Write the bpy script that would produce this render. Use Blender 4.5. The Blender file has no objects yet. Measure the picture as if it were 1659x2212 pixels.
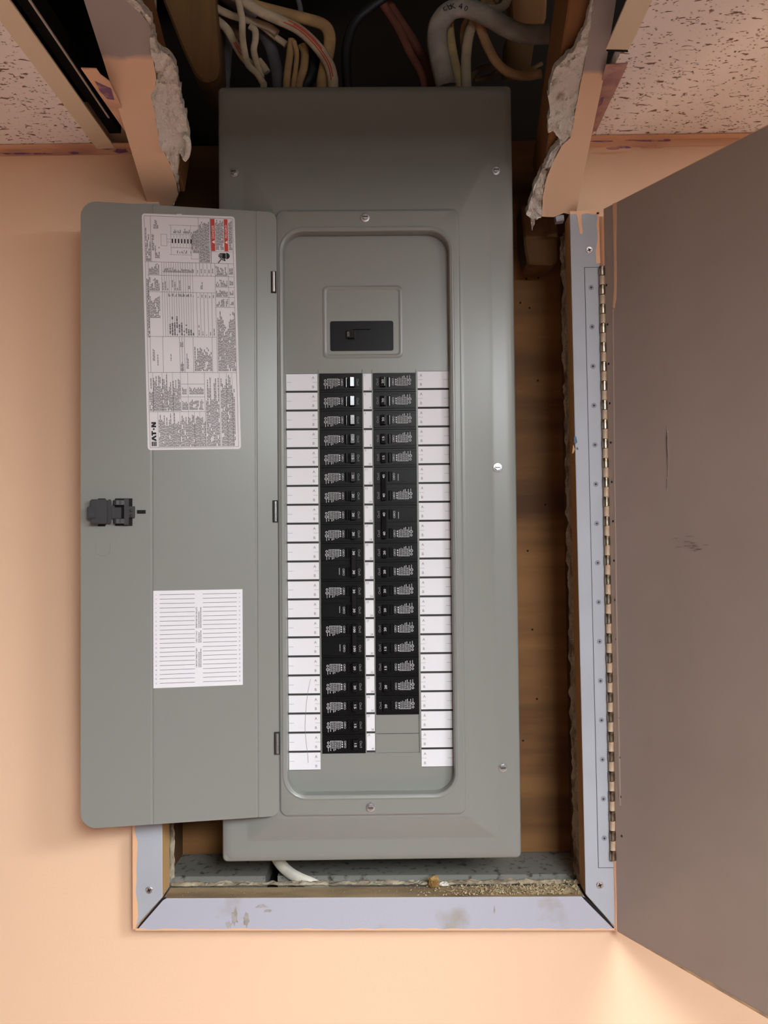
import bpy, bmesh, math, random
from mathutils import Vector, Matrix, Euler, noise
from mathutils.geometry import tessellate_polygon
random.seed(7)
S = bpy.context.scene
COL = S.collection

# ------------------------------------------------------------------ camera
CAM = Vector((0, -1.155, 1.62))
PITCH, YAW, ROLL = 0.03226, 0.01105, -0.01058
FPX = 1854.0
_F = Vector((-math.sin(YAW) * math.cos(PITCH), math.cos(YAW) * math.cos(PITCH), math.sin(PITCH)))
_R0 = Vector((math.cos(YAW), math.sin(YAW), 0)); _U0 = _R0.cross(_F)
_R = _R0 * math.cos(ROLL) + _U0 * math.sin(ROLL)
_U = _U0 * math.cos(ROLL) - _R0 * math.sin(ROLL)
cam = bpy.data.cameras.new('camera'); camo = bpy.data.objects.new('camera', cam); COL.objects.link(camo)
cam.sensor_fit = 'VERTICAL'; cam.sensor_height = 36.0; cam.lens = FPX / 2212 * 36.0
cam.clip_start = 0.01
camo.matrix_world = Matrix(((_R.x, _U.x, -_F.x, CAM.x), (_R.y, _U.y, -_F.y, CAM.y), (_R.z, _U.z, -_F.z, CAM.z), (0, 0, 0, 1)))
S.camera = camo

# ------------------------------------------------------------------ light and exposure
S.view_settings.view_transform = 'Standard'; S.view_settings.look = 'None'
S.view_settings.exposure = 0.0; S.view_settings.gamma = 1.0
LAMP = 49.0            # ceiling troffer diffusers
LAMP_COL = (0.92, 0.98, 1.02)
LAMP2 = 50.0           # square troffer beyond the wooden door
W = bpy.data.worlds.new('world'); S.world = W; W.use_nodes = True
W.node_tree.nodes['Background'].inputs[0].default_value = (0.6, 0.7, 0.8, 1)
W.node_tree.nodes['Background'].inputs[1].default_value = 0.05

ZC = 2.1615            # suspended ceiling height

# ------------------------------------------------------------------ materials
def srgb(r, g, b):
    f = lambda c: c / 12.92 if c <= 0.04045 else ((c + 0.055) / 1.055) ** 2.4
    return (f(r / 255), f(g / 255), f(b / 255), 1)
def mat(name, col, rough=0.6, metal=0.0, col2=None, nscale=8.0, nstretch=(1, 1, 1), npos=(0.4, 0.6), bump=None, spec=0.5, emit=None, detail=4):
    m = bpy.data.materials.new(name); m.use_nodes = True
    nt = m.node_tree; b = nt.nodes['Principled BSDF']
    b.inputs['Base Color'].default_value = col if len(col) == 4 else (*col, 1)
    b.inputs['Roughness'].default_value = rough; b.inputs['Metallic'].default_value = metal
    b.inputs['Specular IOR Level'].default_value = spec
    tc = nt.nodes.new('ShaderNodeTexCoord')
    if col2 is not None:
        mp = nt.nodes.new('ShaderNodeMapping'); mp.inputs['Scale'].default_value = nstretch
        nt.links.new(tc.outputs['Object'], mp.inputs['Vector'])
        n = nt.nodes.new('ShaderNodeTexNoise'); n.inputs['Scale'].default_value = nscale; n.inputs['Detail'].default_value = detail
        nt.links.new(mp.outputs[0], n.inputs['Vector'])
        r = nt.nodes.new('ShaderNodeValToRGB')
        r.color_ramp.elements[0].position = npos[0]; r.color_ramp.elements[1].position = npos[1]
        r.color_ramp.elements[0].color = b.inputs['Base Color'].default_value; r.color_ramp.elements[1].color = col2 if len(col2) == 4 else (*col2, 1)
        nt.links.new(n.outputs['Fac'], r.inputs[0]); nt.links.new(r.outputs[0], b.inputs['Base Color'])
    if bump:
        n2 = nt.nodes.new('ShaderNodeTexNoise'); n2.inputs['Scale'].default_value = bump[0]; n2.inputs['Detail'].default_value = 3
        nt.links.new(tc.outputs['Object'], n2.inputs['Vector'])
        bp = nt.nodes.new('ShaderNodeBump'); bp.inputs['Strength'].default_value = bump[1]; bp.inputs['Distance'].default_value = bump[2] if len(bump) > 2 else 0.001
        nt.links.new(n2.outputs['Fac'], bp.inputs['Height']); nt.links.new(bp.outputs[0], b.inputs['Normal'])
    if emit:
        b.inputs['Emission Color'].default_value = (*emit[0], 1); b.inputs['Emission Strength'].default_value = emit[1]
    return m

ORANGE = srgb(247, 210, 176)
MAUVE = srgb(178, 166, 162)
M_wall = mat('orange_wall_paint', ORANGE, 0.55, bump=(260, 0.12), spec=0.3)
M_room = mat('room_wall_paint', srgb(66, 56, 48), 0.7)
M_floor = mat('floor_vinyl', srgb(172, 142, 130), 0.6, col2=srgb(156, 128, 116), nscale=3)
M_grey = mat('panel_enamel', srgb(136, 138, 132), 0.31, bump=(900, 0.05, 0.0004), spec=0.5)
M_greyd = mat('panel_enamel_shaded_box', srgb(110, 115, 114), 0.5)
M_lav = mat('lavender_paint', srgb(182, 187, 195), 0.5, col2=srgb(172, 176, 184), nscale=9, npos=(0.35, 0.75), bump=(300, 0.1), spec=0.35)
M_trimdirt = mat('lavender_paint_scuffed', srgb(182, 184, 197), 0.5, col2=srgb(160, 152, 138), nscale=14, npos=(0.62, 0.78), bump=(300, 0.12), spec=0.35)
M_mauve = mat('mauve_paint', MAUVE, 0.5, bump=(300, 0.1), spec=0.35)
M_door = mat('door_mauve_brown_paint', srgb(176, 160, 150), 0.42, col2=srgb(160, 145, 135), nscale=2.6, npos=(0.4, 0.72), bump=(160, 0.14), spec=0.4)
M_jamb = mat('bare_jamb_wood', srgb(216, 176, 120), 0.7, col2=srgb(186, 142, 90), nscale=12, nstretch=(1, 1, .12), bump=(120, 0.3))
M_sill = mat('dirty_sill_wood', srgb(168, 146, 112), 0.8, col2=srgb(110, 92, 68), nscale=22, npos=(0.42, 0.7), nstretch=(.35, 1, 1), bump=(160, 0.6))
M_ply = mat('plywood_board', srgb(152, 106, 58), 0.75, col2=srgb(92, 58, 28), nscale=13, nstretch=(.16, 1, 1.3), npos=(0.36, 0.66), bump=(60, 0.3))
M_stud = mat('framing_lumber', srgb(158, 108, 64), 0.75, col2=srgb(124, 80, 44), nscale=26, nstretch=(1, .08, .08), npos=(0.35, 0.68), bump=(90, 0.3))
M_stud_dark = mat('dark_framing_lumber', srgb(122, 86, 46), 0.8, col2=srgb(84, 58, 32), nscale=18, nstretch=(1, 1, .1), bump=(60, 0.3))
M_gyp = mat('torn_gypsum', srgb(238, 232, 222), 0.95, col2=srgb(150, 126, 96), nscale=34, npos=(0.60, 0.70), bump=(210, 1.0, 0.005))
M_gypedge = mat('crumbled_drywall_edge', srgb(186, 172, 148), 0.95, col2=srgb(112, 94, 70), nscale=40, npos=(0.45, 0.7), bump=(200, 1.0, 0.003))
M_dark = mat('dark_recess', srgb(20, 18, 17), 0.9)
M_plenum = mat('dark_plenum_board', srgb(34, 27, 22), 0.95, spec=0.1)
M_black = mat('breaker_black', srgb(15, 15, 16), 0.34, bump=(700, 0.08, 0.0004), spec=0.22)
M_handle = mat('handle_black', srgb(24, 24, 26), 0.16, bump=(500, 0.05, 0.0004), spec=0.4)
M_print = mat('white_breaker_print', srgb(196, 198, 200), 0.6)
M_printdim = mat('raised_black_print', srgb(142, 142, 144), 0.5)
M_paper = mat('white_card', srgb(232, 232, 236), 0.7)
M_sticker = mat('sticker_vinyl', srgb(226, 222, 224), 0.5)
M_ink = mat('black_ink', srgb(26, 26, 28), 0.7)
M_inkg = mat('fine_print_ink', srgb(118, 114, 116), 0.7)
M_red = mat('red_ink', srgb(205, 62, 48), 0.6)
M_slot = mat('divider_dark', srgb(48, 47, 47), 0.7)
M_chrome = mat('zinc_screw', srgb(214, 216, 218), 0.24, 0.88)
M_steel = mat('hinge_steel', srgb(190, 180, 160), 0.32, 1.0, col2=srgb(120, 104, 84), nscale=120)
M_steelp = mat('hinge_painted', srgb(208, 190, 168), 0.5, col2=srgb(186, 160, 132), nscale=60)
M_latch = mat('latch_plastic', srgb(62, 62, 64), 0.26)
M_latchd = mat('latch_plastic_dark', srgb(36, 36, 37), 0.5)
M_tee = mat('ceiling_tee_enamel', srgb(232, 216, 188), 0.5)
M_angle = mat('painted_wall_angle', srgb(238, 192, 156), 0.5, col2=srgb(196, 146, 132), nscale=18, nstretch=(.4, 1, 2), npos=(0.5, 0.75))
M_purple = mat('purple_paint', srgb(132, 92, 128), 0.6, col2=srgb(196, 146, 136), nscale=70, npos=(.5, .62))
M_opaint = mat('orange_paint_drip', srgb(240, 190, 148), 0.4)
M_blue = mat('blue_paint', srgb(62, 88, 128), 0.5)
M_conc = mat('dusty_ledge', srgb(134, 132, 124), 0.85, col2=srgb(70, 66, 58), nscale=90, npos=(0.56, 0.7), bump=(140, 0.5))
M_crumb = mat('plaster_crumbs', srgb(196, 178, 142), 0.95)
M_foam = mat('foam_lump', srgb(178, 146, 92), 0.9, col2=srgb(130, 96, 48), nscale=70, bump=(160, 0.8))
def cablemat(n, c): return mat(n, srgb(*c), 0.5, col2=srgb(*[int(v * .86) for v in c]), nscale=30, spec=0.4)
M_cab = dict(ivory=cablemat('cable_ivory', (206, 186, 156)), tan=cablemat('cable_tan', (190, 152, 104)), grey=cablemat('cable_grey', (168, 158, 146)),
             slate=cablemat('cable_slate', (104, 98, 104)), black=cablemat('cable_black', (26, 27, 29)), mauve=cablemat('cable_mauve', (112, 92, 92)),
             rust=cablemat('cable_rust', (118, 66, 50)), white=cablemat('cable_white', (226, 220, 204)), brown=cablemat('cable_brown', (112, 84, 60)),
             yellow=cablemat('cable_yellow', (198, 172, 122)), orange=cablemat('cable_orange', (204, 158, 112)))

def tile_material():
    m = bpy.data.materials.new('fissured_tile'); m.use_nodes = True; nt = m.node_tree; b = nt.nodes['Principled BSDF']
    b.inputs['Roughness'].default_value = 0.9; b.inputs['Specular IOR Level'].default_value = 0.1
    g = nt.nodes.new('ShaderNodeNewGeometry')
    def layer(scale, stretch, lo, hi, det, dist=0.0):
        mp = nt.nodes.new('ShaderNodeMapping'); mp.inputs['Scale'].default_value = stretch
        nt.links.new(g.outputs['Position'], mp.inputs['Vector'])
        n = nt.nodes.new('ShaderNodeTexNoise'); n.inputs['Scale'].default_value = scale; n.inputs['Detail'].default_value = det; n.inputs['Distortion'].default_value = dist
        nt.links.new(mp.outputs[0], n.inputs['Vector'])
        r = nt.nodes.new('ShaderNodeMapRange'); r.inputs['From Min'].default_value = lo; r.inputs['From Max'].default_value = hi
        nt.links.new(n.outputs['Fac'], r.inputs['Value']); return r.outputs[0]
    a = layer(1.0, (84, 185, 1), 0.625, 0.665, 2.0, 0.8)
    v = nt.nodes.new('ShaderNodeTexVoronoi'); v.inputs['Scale'].default_value = 210
    nt.links.new(g.outputs['Position'], v.inputs['Vector'])
    r2 = nt.nodes.new('ShaderNodeMapRange'); r2.inputs['From Min'].default_value = 0.32; r2.inputs['From Max'].default_value = 0.16
    nt.links.new(v.outputs['Distance'], r2.inputs['Value'])
    msk = layer(60, (1, 1, 1), 0.5, 0.56, 1)
    mm = nt.nodes.new('ShaderNodeMath'); mm.operation = 'MULTIPLY'; nt.links.new(r2.outputs[0], mm.inputs[0]); nt.links.new(msk, mm.inputs[1])
    sc = nt.nodes.new('ShaderNodeMath'); sc.operation = 'MULTIPLY'; sc.inputs[1].default_value = 0.8; nt.links.new(mm.outputs[0], sc.inputs[0])
    mx = nt.nodes.new('ShaderNodeMath'); mx.operation = 'MAXIMUM'; nt.links.new(a, mx.inputs[0]); nt.links.new(sc.outputs[0], mx.inputs[1])
    c = nt.nodes.new('ShaderNodeMix'); c.data_type = 'RGBA'
    c.inputs['A'].default_value = srgb(252, 244, 240); c.inputs['B'].default_value = srgb(142, 114, 100)
    nt.links.new(mx.outputs[0], c.inputs['Factor']); nt.links.new(c.outputs['Result'], b.inputs['Base Color'])
    bp = nt.nodes.new('ShaderNodeBump'); bp.invert = True; bp.inputs['Strength'].default_value = 0.6; bp.inputs['Distance'].default_value = 0.002
    nt.links.new(mx.outputs[0], bp.inputs['Height']); nt.links.new(bp.outputs[0], b.inputs['Normal'])
    return m
M_tile = tile_material()

def two_tone(name, zline):
    """paint line on the soffit strip at a fixed height: orange below, old mauve above"""
    m = bpy.data.materials.new(name); m.use_nodes = True; nt = m.node_tree; b = nt.nodes['Principled BSDF']
    b.inputs['Roughness'].default_value = 0.55; b.inputs['Specular IOR Level'].default_value = 0.3
    g = nt.nodes.new('ShaderNodeNewGeometry'); s = nt.nodes.new('ShaderNodeSeparateXYZ'); nt.links.new(g.outputs['Position'], s.inputs[0])
    n = nt.nodes.new('ShaderNodeTexNoise'); n.inputs['Scale'].default_value = 60; nt.links.new(g.outputs['Position'], n.inputs['Vector'])
    ml = nt.nodes.new('ShaderNodeMath'); ml.operation = 'MULTIPLY_ADD'; ml.inputs[1].default_value = 0.004; nt.links.new(n.outputs['Fac'], ml.inputs[0]); nt.links.new(s.outputs['Z'], ml.inputs[2])
    r = nt.nodes.new('ShaderNodeMapRange'); r.inputs['From Min'].default_value = zline; r.inputs['From Max'].default_value = zline + 0.003
    nt.links.new(ml.outputs[0], r.inputs['Value'])
    c = nt.nodes.new('ShaderNodeMix'); c.data_type = 'RGBA'; c.inputs['A'].default_value = ORANGE; c.inputs['B'].default_value = MAUVE
    nt.links.new(r.outputs[0], c.inputs['Factor']); nt.links.new(c.outputs['Result'], b.inputs['Base Color'])
    return m

# ------------------------------------------------------------------ builders
def ray(px, py): return (_R * ((px - 829.5) / FPX) - _U * ((py - 1106.0) / FPX) + _F)
def on_y(px, py, y):
    d = ray(px, py); return CAM + d * ((y - CAM.y) / d.y)
def on_z(px, py, z):
    d = ray(px, py); return CAM + d * ((z - CAM.z) / d.z)
def on_plane(px, py, p0, n):
    d = ray(px, py); return CAM + d * ((p0 - CAM).dot(n) / d.dot(n))

class MB:
    def __init__(s): s.v = []; s.f = []; s.m = []
    def face(s, pts, mi=0):
        i = len(s.v); s.v += [tuple(p) for p in pts]; s.f.append(tuple(range(i, i + len(pts)))); s.m.append(mi)
    def box(s, x0, x1, y0, y1, z0, z1, mi=0, front=None):
        i = len(s.v)
        s.v += [(x0, y0, z0), (x1, y0, z0), (x1, y1, z0), (x0, y1, z0), (x0, y0, z1), (x1, y0, z1), (x1, y1, z1), (x0, y1, z1)]
        for k, q in enumerate([(0, 3, 2, 1), (4, 5, 6, 7), (0, 1, 5, 4), (1, 2, 6, 5), (2, 3, 7, 6), (3, 0, 4, 7)]):
            s.f.append(tuple(i + a for a in q)); s.m.append(front if (front is not None and k == 2) else mi)
        return s
    def prism(s, poly, vec, mi=0, mi_side=None):
        """poly: 3-D points in order; extruded by vec"""
        vec = Vector(vec); n = len(poly); i = len(s.v); P = [Vector(p) for p in poly]
        s.v += [tuple(p) for p in P] + [tuple(p + vec) for p in P]
        for tri in tessellate_polygon([P]):
            s.f.append(tuple(i + a for a in tri)); s.m.append(mi)
            s.f.append(tuple(i + n + a for a in reversed(tri))); s.m.append(mi)
        for k in range(n):
            a, b = k, (k + 1) % n
            s.f.append((i + a, i + b, i + n + b, i + n + a)); s.m.append(mi if mi_side is None else mi_side)
        return s
    def loft(s, rings, mi=0, closed=True, cap0=False, cap1=False):
        i = len(s.v); n = len(rings[0])
        for r in rings: s.v += [tuple(p) for p in r]
        for a in range(len(rings) - 1):
            for k in range(n if closed else n - 1):
                k2 = (k + 1) % n
                s.f.append((i + a * n + k, i + a * n + k2, i + (a + 1) * n + k2, i + (a + 1) * n + k)); s.m.append(mi)
        if cap0: s.f.append(tuple(i + k for k in reversed(range(n)))); s.m.append(mi)
        if cap1: s.f.append(tuple(i + (len(rings) - 1) * n + k for k in range(n))); s.m.append(mi)
        return s
    def build(s, name, mats, parent=None, smooth=None, bevel=0.0, props=None, segs=1, at=None):
        me = bpy.data.meshes.new(name); off = Vector((0, 0, 0))
        if at is not None: off = Vector(at)
        me.from_pydata([tuple(Vector(v) - off) for v in s.v] if at is not None else s.v, [], s.f)
        ms = mats if isinstance(mats, (list, tuple)) else [mats]
        for m in ms: me.materials.append(m)
        me.polygons.foreach_set('material_index', s.m)
        bm = bmesh.new(); bm.from_mesh(me)
        if bevel or smooth is not None: bmesh.ops.remove_doubles(bm, verts=bm.verts, dist=1e-6)
        bmesh.ops.recalc_face_normals(bm, faces=bm.faces)
        if bevel:
            ed = [e for e in bm.edges if len(e.link_faces) == 2 and e.calc_face_angle(0) > 0.5]
            bmesh.ops.bevel(bm, geom=ed, offset=bevel, segments=segs, affect='EDGES', clamp_overlap=True)
        bm.to_mesh(me); bm.free()
        if smooth is not None:
            me.polygons.foreach_set('use_smooth', [True] * len(me.polygons)); me.set_sharp_from_angle(angle=math.radians(smooth))
        o = bpy.data.objects.new(name, me); COL.objects.link(o)
        if parent is not None: o.parent = parent
        if at is not None: o.location = off
        for k, v in (props or {}).items(): o[k] = v
        return o

def empty(name, loc=(0, 0, 0), rot=(0, 0, 0)):
    o = bpy.data.objects.new(name, None); COL.objects.link(o); o.location = loc; o.rotation_euler = rot; o.empty_display_size = 0.05
    return o
def tag(o, label, cat, group=None):
    o['label'] = label; o['category'] = cat
    if group: o['group'] = group
    return o
def struct(o): o['kind'] = 'structure'; return o
def part(name, me, parent, mats=None):
    o = bpy.data.objects.new(name, me); COL.objects.link(o); o.parent = parent; return o
def wbuild(mb, name, mats, root, **k):
    """vertices given in world axes, root is an unrotated Empty"""
    off = Vector(root.location)
    mb.v = [tuple(Vector(v) - off) for v in mb.v]
    return mb.build(name, mats, root, **k)

def rrect(x0, x1, z0, z1, r, y, n=12):
    pts = []
    for cx, cz, a0 in ((x1 - r, z1 - r, 0), (x0 + r, z1 - r, 90), (x0 + r, z0 + r, 180), (x1 - r, z0 + r, 270)):
        for k in range(n + 1):
            a = math.radians(a0 + 90 * k / n); pts.append((cx + r * math.cos(a), y, cz + r * math.sin(a)))
    return pts
def catmull(P, n=6):
    P = [Vector(p) for p in P]; Q = [P[0] * 2 - P[1]] + P + [P[-1] * 2 - P[-2]]; out = []
    for i in range(1, len(Q) - 2):
        for k in range(n):
            t = k / n; a, b, c, d = Q[i - 1], Q[i], Q[i + 1], Q[i + 2]
            out.append(0.5 * ((2 * b) + (c - a) * t + (2 * a - 5 * b + 4 * c - d) * t * t + (3 * b - a - 3 * c + d) * t ** 3))
    out.append(P[-1]); return out
def tube(mb, P, rw, rd, n=6, seg=10, mi=0, off=None):
    C = catmull(P, n); rings = []; prev = None
    for i, p in enumerate(C):
        t = (C[min(i + 1, len(C) - 1)] - C[max(i - 1, 0)]).normalized()
        d = Vector((0, 1, 0)); d = d - t * d.dot(t)
        if d.length < 0.2: d = prev.copy() if prev else Vector((0, 0, 1))
        d.normalize(); prev = d; w = t.cross(d)
        o = (w * off[0] + d * off[1]) if off else Vector((0, 0, 0))
        rings.append([p + o + w * (rw * math.cos(2 * math.pi * k / seg)) + d * (rd * math.sin(2 * math.pi * k / seg)) for k in range(seg)])
    mb.loft(rings, mi, True, True, True); return C
def lathe(mb, prof, c, seg=16, mi=0, axis='y'):
    """profile (radius, depth) about the -y axis at centre c"""
    rings = [[(c[0] + r * math.cos(2 * math.pi * k / seg), c[1] + y, c[2] + r * math.sin(2 * math.pi * k / seg)) for k in range(seg)] for r, y in prof]
    mb.loft(rings, mi, True, False, True); return mb
def grid_plate(mb, xs, zs, hole, y0, y1, mi=0):
    for i in range(len(xs) - 1):
        for j in range(len(zs) - 1):
            if not hole((xs[i] + xs[i + 1]) / 2, (zs[j] + zs[j + 1]) / 2): mb.box(xs[i], xs[i + 1], y0, y1, zs[j], zs[j + 1], mi)
    return mb
def disc(mb, cx, cz, y, r, mi=0, n=16, r_in=0.0):
    if r_in <= 0: mb.face([(cx + r * math.cos(2 * math.pi * k / n), y, cz + r * math.sin(2 * math.pi * k / n)) for k in reversed(range(n))], mi)
    else:
        mb.loft([[(cx + q * math.cos(2 * math.pi * k / n), y, cz + q * math.sin(2 * math.pi * k / n)) for k in range(n)] for q in (r, r_in)], mi)
def rect(mb, x0, x1, z0, z1, y, mi=0): mb.face([(x0, y, z0), (x1, y, z0), (x1, y, z1), (x0, y, z1)], mi)

_tc = {}
def glyphs(s, bold=0.0):
    k = (s, bold)
    if k not in _tc:
        cu = bpy.data.curves.new('t', 'FONT'); cu.body = s; cu.offset = bold; cu.resolution_u = 3; cu.fill_mode = 'FRONT'
        o = bpy.data.objects.new('t', cu); COL.objects.link(o); bpy.context.view_layer.update()
        e = o.evaluated_get(bpy.context.evaluated_depsgraph_get()); me = e.to_mesh()
        V = [(v.co.x, v.co.y) for v in me.vertices]; F = [tuple(p.vertices) for p in me.polygons]
        e.to_mesh_clear(); bpy.data.objects.remove(o); bpy.data.curves.remove(cu)
        x0 = min(v[0] for v in V); x1 = max(v[0] for v in V); z0 = min(v[1] for v in V); z1 = max(v[1] for v in V)
        _tc[k] = ([((x - x0) / (x1 - x0) - .5, (z - z0) / (z1 - z0) - .5) for x, z in V], F, (x1 - x0) / (z1 - z0))
    return _tc[k]
def text(mb, s, cx, cz, y, h, length=None, ang=0, mi=0, bold=0.0):
    """flat print centred at (cx,cz) in the local xz-plane; ang 90 reads upwards, -90 downwards"""
    V, F, asp = glyphs(s, bold); L = length or asp * h; a = math.radians(ang); c, sn = math.cos(a), math.sin(a); i = len(mb.v)
    for u, w in V:
        u *= L; w *= h; mb.v.append((cx + u * c - w * sn, y, cz + u * sn + w * c))
    for f in F: mb.f.append(tuple(i + k for k in f)); mb.m.append(mi)

# ================================================================== ROOM SHELL
wall_top = 2.225
OX0, OX1 = -0.308, 0.2445          # niche opening (clear)
mb = MB()
mb.box(-2.0, -0.316, 0.0, 0.0127, 0, wall_top)
mb.box(0.253, 2.4, 0.0, 0.0127, 0, wall_top)
mb.box(-0.316, 0.253, 0.0, 0.0127, 0, 1.145)
struct(mb.build('wall_back', M_wall))
mb = MB().box(-2.02, -2.0, -3.6, 0.0127, 0, 2.9); struct(mb.build('wall_left', M_room))
mb = MB().box(2.4, 2.42, -3.6, 0.0127, 0, 2.9); struct(mb.build('wall_right', M_room))
mb = MB().box(-2.02, 2.42, -3.62, -3.6, 0, 2.9)
struct(mb.build('wall_rear', M_room))
mb = MB().box(-2.02, 2.42, -3.62, 0.4, -0.05, 0); struct(mb.build('floor', M_floor))
# deck over the ceiling void and the void's far sides
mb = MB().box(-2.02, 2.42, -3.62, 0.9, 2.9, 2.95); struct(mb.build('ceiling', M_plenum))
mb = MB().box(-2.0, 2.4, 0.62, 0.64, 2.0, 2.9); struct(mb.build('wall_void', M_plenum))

# suspended ceiling: tiles and tees
susp = struct(empty('ceiling_grid', (0, -1.5, ZC)))
bays = [(-1.96, -1.625), (-1.60, -1.015), (-0.99, -0.40), (-0.375, 0.24), (0.2655, 0.8555), (0.881, 1.47), (1.495, 2.085), (2.11, 2.39)]
ybreaks = [0.0, -0.38, -0.99, -1.60, -2.82, -3.59]
LIGHTS = [(4, 3), (5, 2)]
for bi, (x0, x1) in enumerate(bays):
    for yi in range(len(ybreaks) - 1):
        ya, yb = ybreaks[yi], ybreaks[yi + 1]
        if (bi == 3 and yi < 1) or (bi, yi) in LIGHTS: continue
        wbuild(MB().box(x0 - .006, x1 + .006, yb + .012, ya - .001 if yi == 0 else ya - .012, ZC, ZC + .015), 'ceiling_tile', M_tile, susp)
def tee(x0, x1, y0, y1):
    m = MB().box(x0, x1, y1, y0, ZC - .003, ZC - .0006); m.box((x0 + x1) / 2 - .001, (x0 + x1) / 2 + .001, y1, y0, ZC - .0006, ZC + .004)
    return wbuild(m, 'ceiling_tee', M_tee, susp)
for i in range(len(bays) - 1):
    xa, xb = bays[i][1], bays[i + 1][0]
    tee(xa, xb, -0.2204 if i == 3 else -0.002, -3.59)
for y in ybreaks[1:-1]:
    for bi, (x0, x1) in enumerate(bays):
        if bi == 3 and y > -.3: continue
        m = MB().box(x0, x1, y - .012, y + .012, ZC - .003, ZC - .0006); wbuild(m, 'ceiling_tee', M_tee, susp)
# the cut end of the right tee hangs as a small bent lip
m = MB(); m.face([(0.2405, -0.2215, ZC - .003), (0.2645, -0.2200, ZC - .003), (0.2655, -0.2190, ZC - .0052), (0.2410, -0.2205, ZC - .0046)])
wbuild(m, 'bent_lip', M_dark, susp)
M_lens = mat('lamp_lens', (0.9, 0.9, 0.9), 0.4, emit=(LAMP_COL, LAMP)); M_lens2 = mat('square_lamp_lens', (0.9, 0.9, 0.9), 0.4, emit=(LAMP_COL, LAMP2))
for bi, yi in LIGHTS:
    x0, x1 = bays[bi]; ya, yb = ybreaks[yi], ybreaks[yi + 1]
    t = tag(empty('ceiling_light', ((x0 + x1) / 2, (ya + yb) / 2, ZC)), 'long fluorescent ceiling light in the tile grid behind the viewer' if bi == 4 else 'square fluorescent ceiling light in the tile grid beyond the wooden door', 'light')
    LY = ya - yb; m = MB(); grid_plate(m, [x0, x0 + .03, x1 - .03, x1], [0, .03, LY - .03, LY], lambda x, z: x0 + .03 < x < x1 - .03 and .03 < z < LY - .03, 0, .02)
    m.v = [(v[0], yb + v[2], ZC + v[1]) for v in m.v]; wbuild(m, 'frame', M_tee, t)
    wbuild(MB().box(x0 + .03, x1 - .03, yb + .03, ya - .03, ZC - .006, ZC - .001), 'diffuser', M_lens if bi == 4 else M_lens2, t)

# wall angle along the wall, and the angle stubs along the sides of the soffit
def smear(name, root, pts, y, m, thick=.0008):
    mbx = MB(); mbx.prism([on_y(a, b, y) for a, b in pts], (0, thick, 0)); return wbuild(mbx, name, m, root)
t1 = struct(empty('trim_1', (-1.2, 0, ZC)))
wbuild(MB().box(-2.0, -0.334, -.0012, -.0001, ZC - .0105, ZC - .0006).box(-2.0, -0.334, -.014, -.0012, ZC - .0018, ZC - .0006), 'wall_angle', M_angle, t1)
def blob(cx, cy, rx, ry, n=14, rough=.35):
    return [(cx + rx * (1 + random.uniform(-rough, rough)) * math.cos(2 * math.pi * k / n), cy + ry * (1 + random.uniform(-rough, rough)) * math.sin(2 * math.pi * k / n)) for k in range(n)]
for b_ in (blob(158, 330, 13, 3), blob(262, 326, 16, 5), blob(60, 331.5, 60, 1.6), blob(232, 321, 12, 1.2)): smear('paint_smear', t1, b_, -.0021, M_purple)
t2 = struct(empty('trim_2', (1.2, 0, ZC)))
wbuild(MB().box(0.258, 2.4, -.0012, -.0001, ZC - .0115, ZC - .0006).box(0.262, 2.4, -.014, -.0012, ZC - .0018, ZC - .0006), 'wall_angle', M_angle, t2)
for b_ in (blob(1322, 320, 16, 2.6), blob(1346, 318, 16, 2.4), blob(1400, 303.5, 44, 1.8), blob(1300, 305, 20, 1.4), blob(1440, 302.5, 10, 2)): smear('paint_smear', t2, b_, -.0155, M_purple)
for b_ in (blob(1425, 317, 9, 2), blob(1400, 319, 20, .7)): smear('paint_smear', t2, b_, -.0021, M_angle)
t3 = struct(empty('trim_3', (-.335, -.14, ZC)))
m = MB().prism([(-.3385 - .022, -.2255, ZC - .002), (-.3385, -.2245, ZC - .002), (-.3315, -.19, ZC - .002), (-.3315, -.004, ZC - .002), (-.3375 - .002, -.004, ZC - .002), (-.341, -.08, ZC - .002)], (0, 0, .0012))
m.v = []; m.f = []; m.m = []
zz = ZC - .012
m.prism([on_z(a, b, zz) for a, b in ((175, 148), (208, 149), (217, 162), (236, 176), (262, 230), (272, 282), (268, 281))], (0, 0, .0012))
wbuild(m, 'wall_angle', M_angle, t3)
m = MB().prism([on_z(a, b, zz - .0006) for a, b in ((205, 176), (222, 184), (240, 192), (247, 216), (232, 214), (216, 198))], (0, 0, .0004)); wbuild(m, 'paint_smear', M_purple, t3)
t4 = struct(empty('trim_4', (.255, -.14, ZC)))
m = MB().prism([on_z(a, b, ZC - .0012) for a, b in ((1309, 140), (1356, 137), (1350, 152), (1337, 180), (1312, 232), (1288, 284), (1282, 284), (1276, 300), (1270, 300), (1290, 210))], (0, 0, .001)); wbuild(m, 'wall_angle', mat('mauve_wall_angle', srgb(190, 150, 142), .5, col2=srgb(160, 118, 120), nscale=40), t4)
m = MB().prism([on_z(a, b, ZC - .0016) for a, b in ((1298, 212), (1305, 210), (1300, 225), (1292, 231))], (0, 0, .0003)); wbuild(m, 'paint_smear', M_purple, t4)

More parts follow.
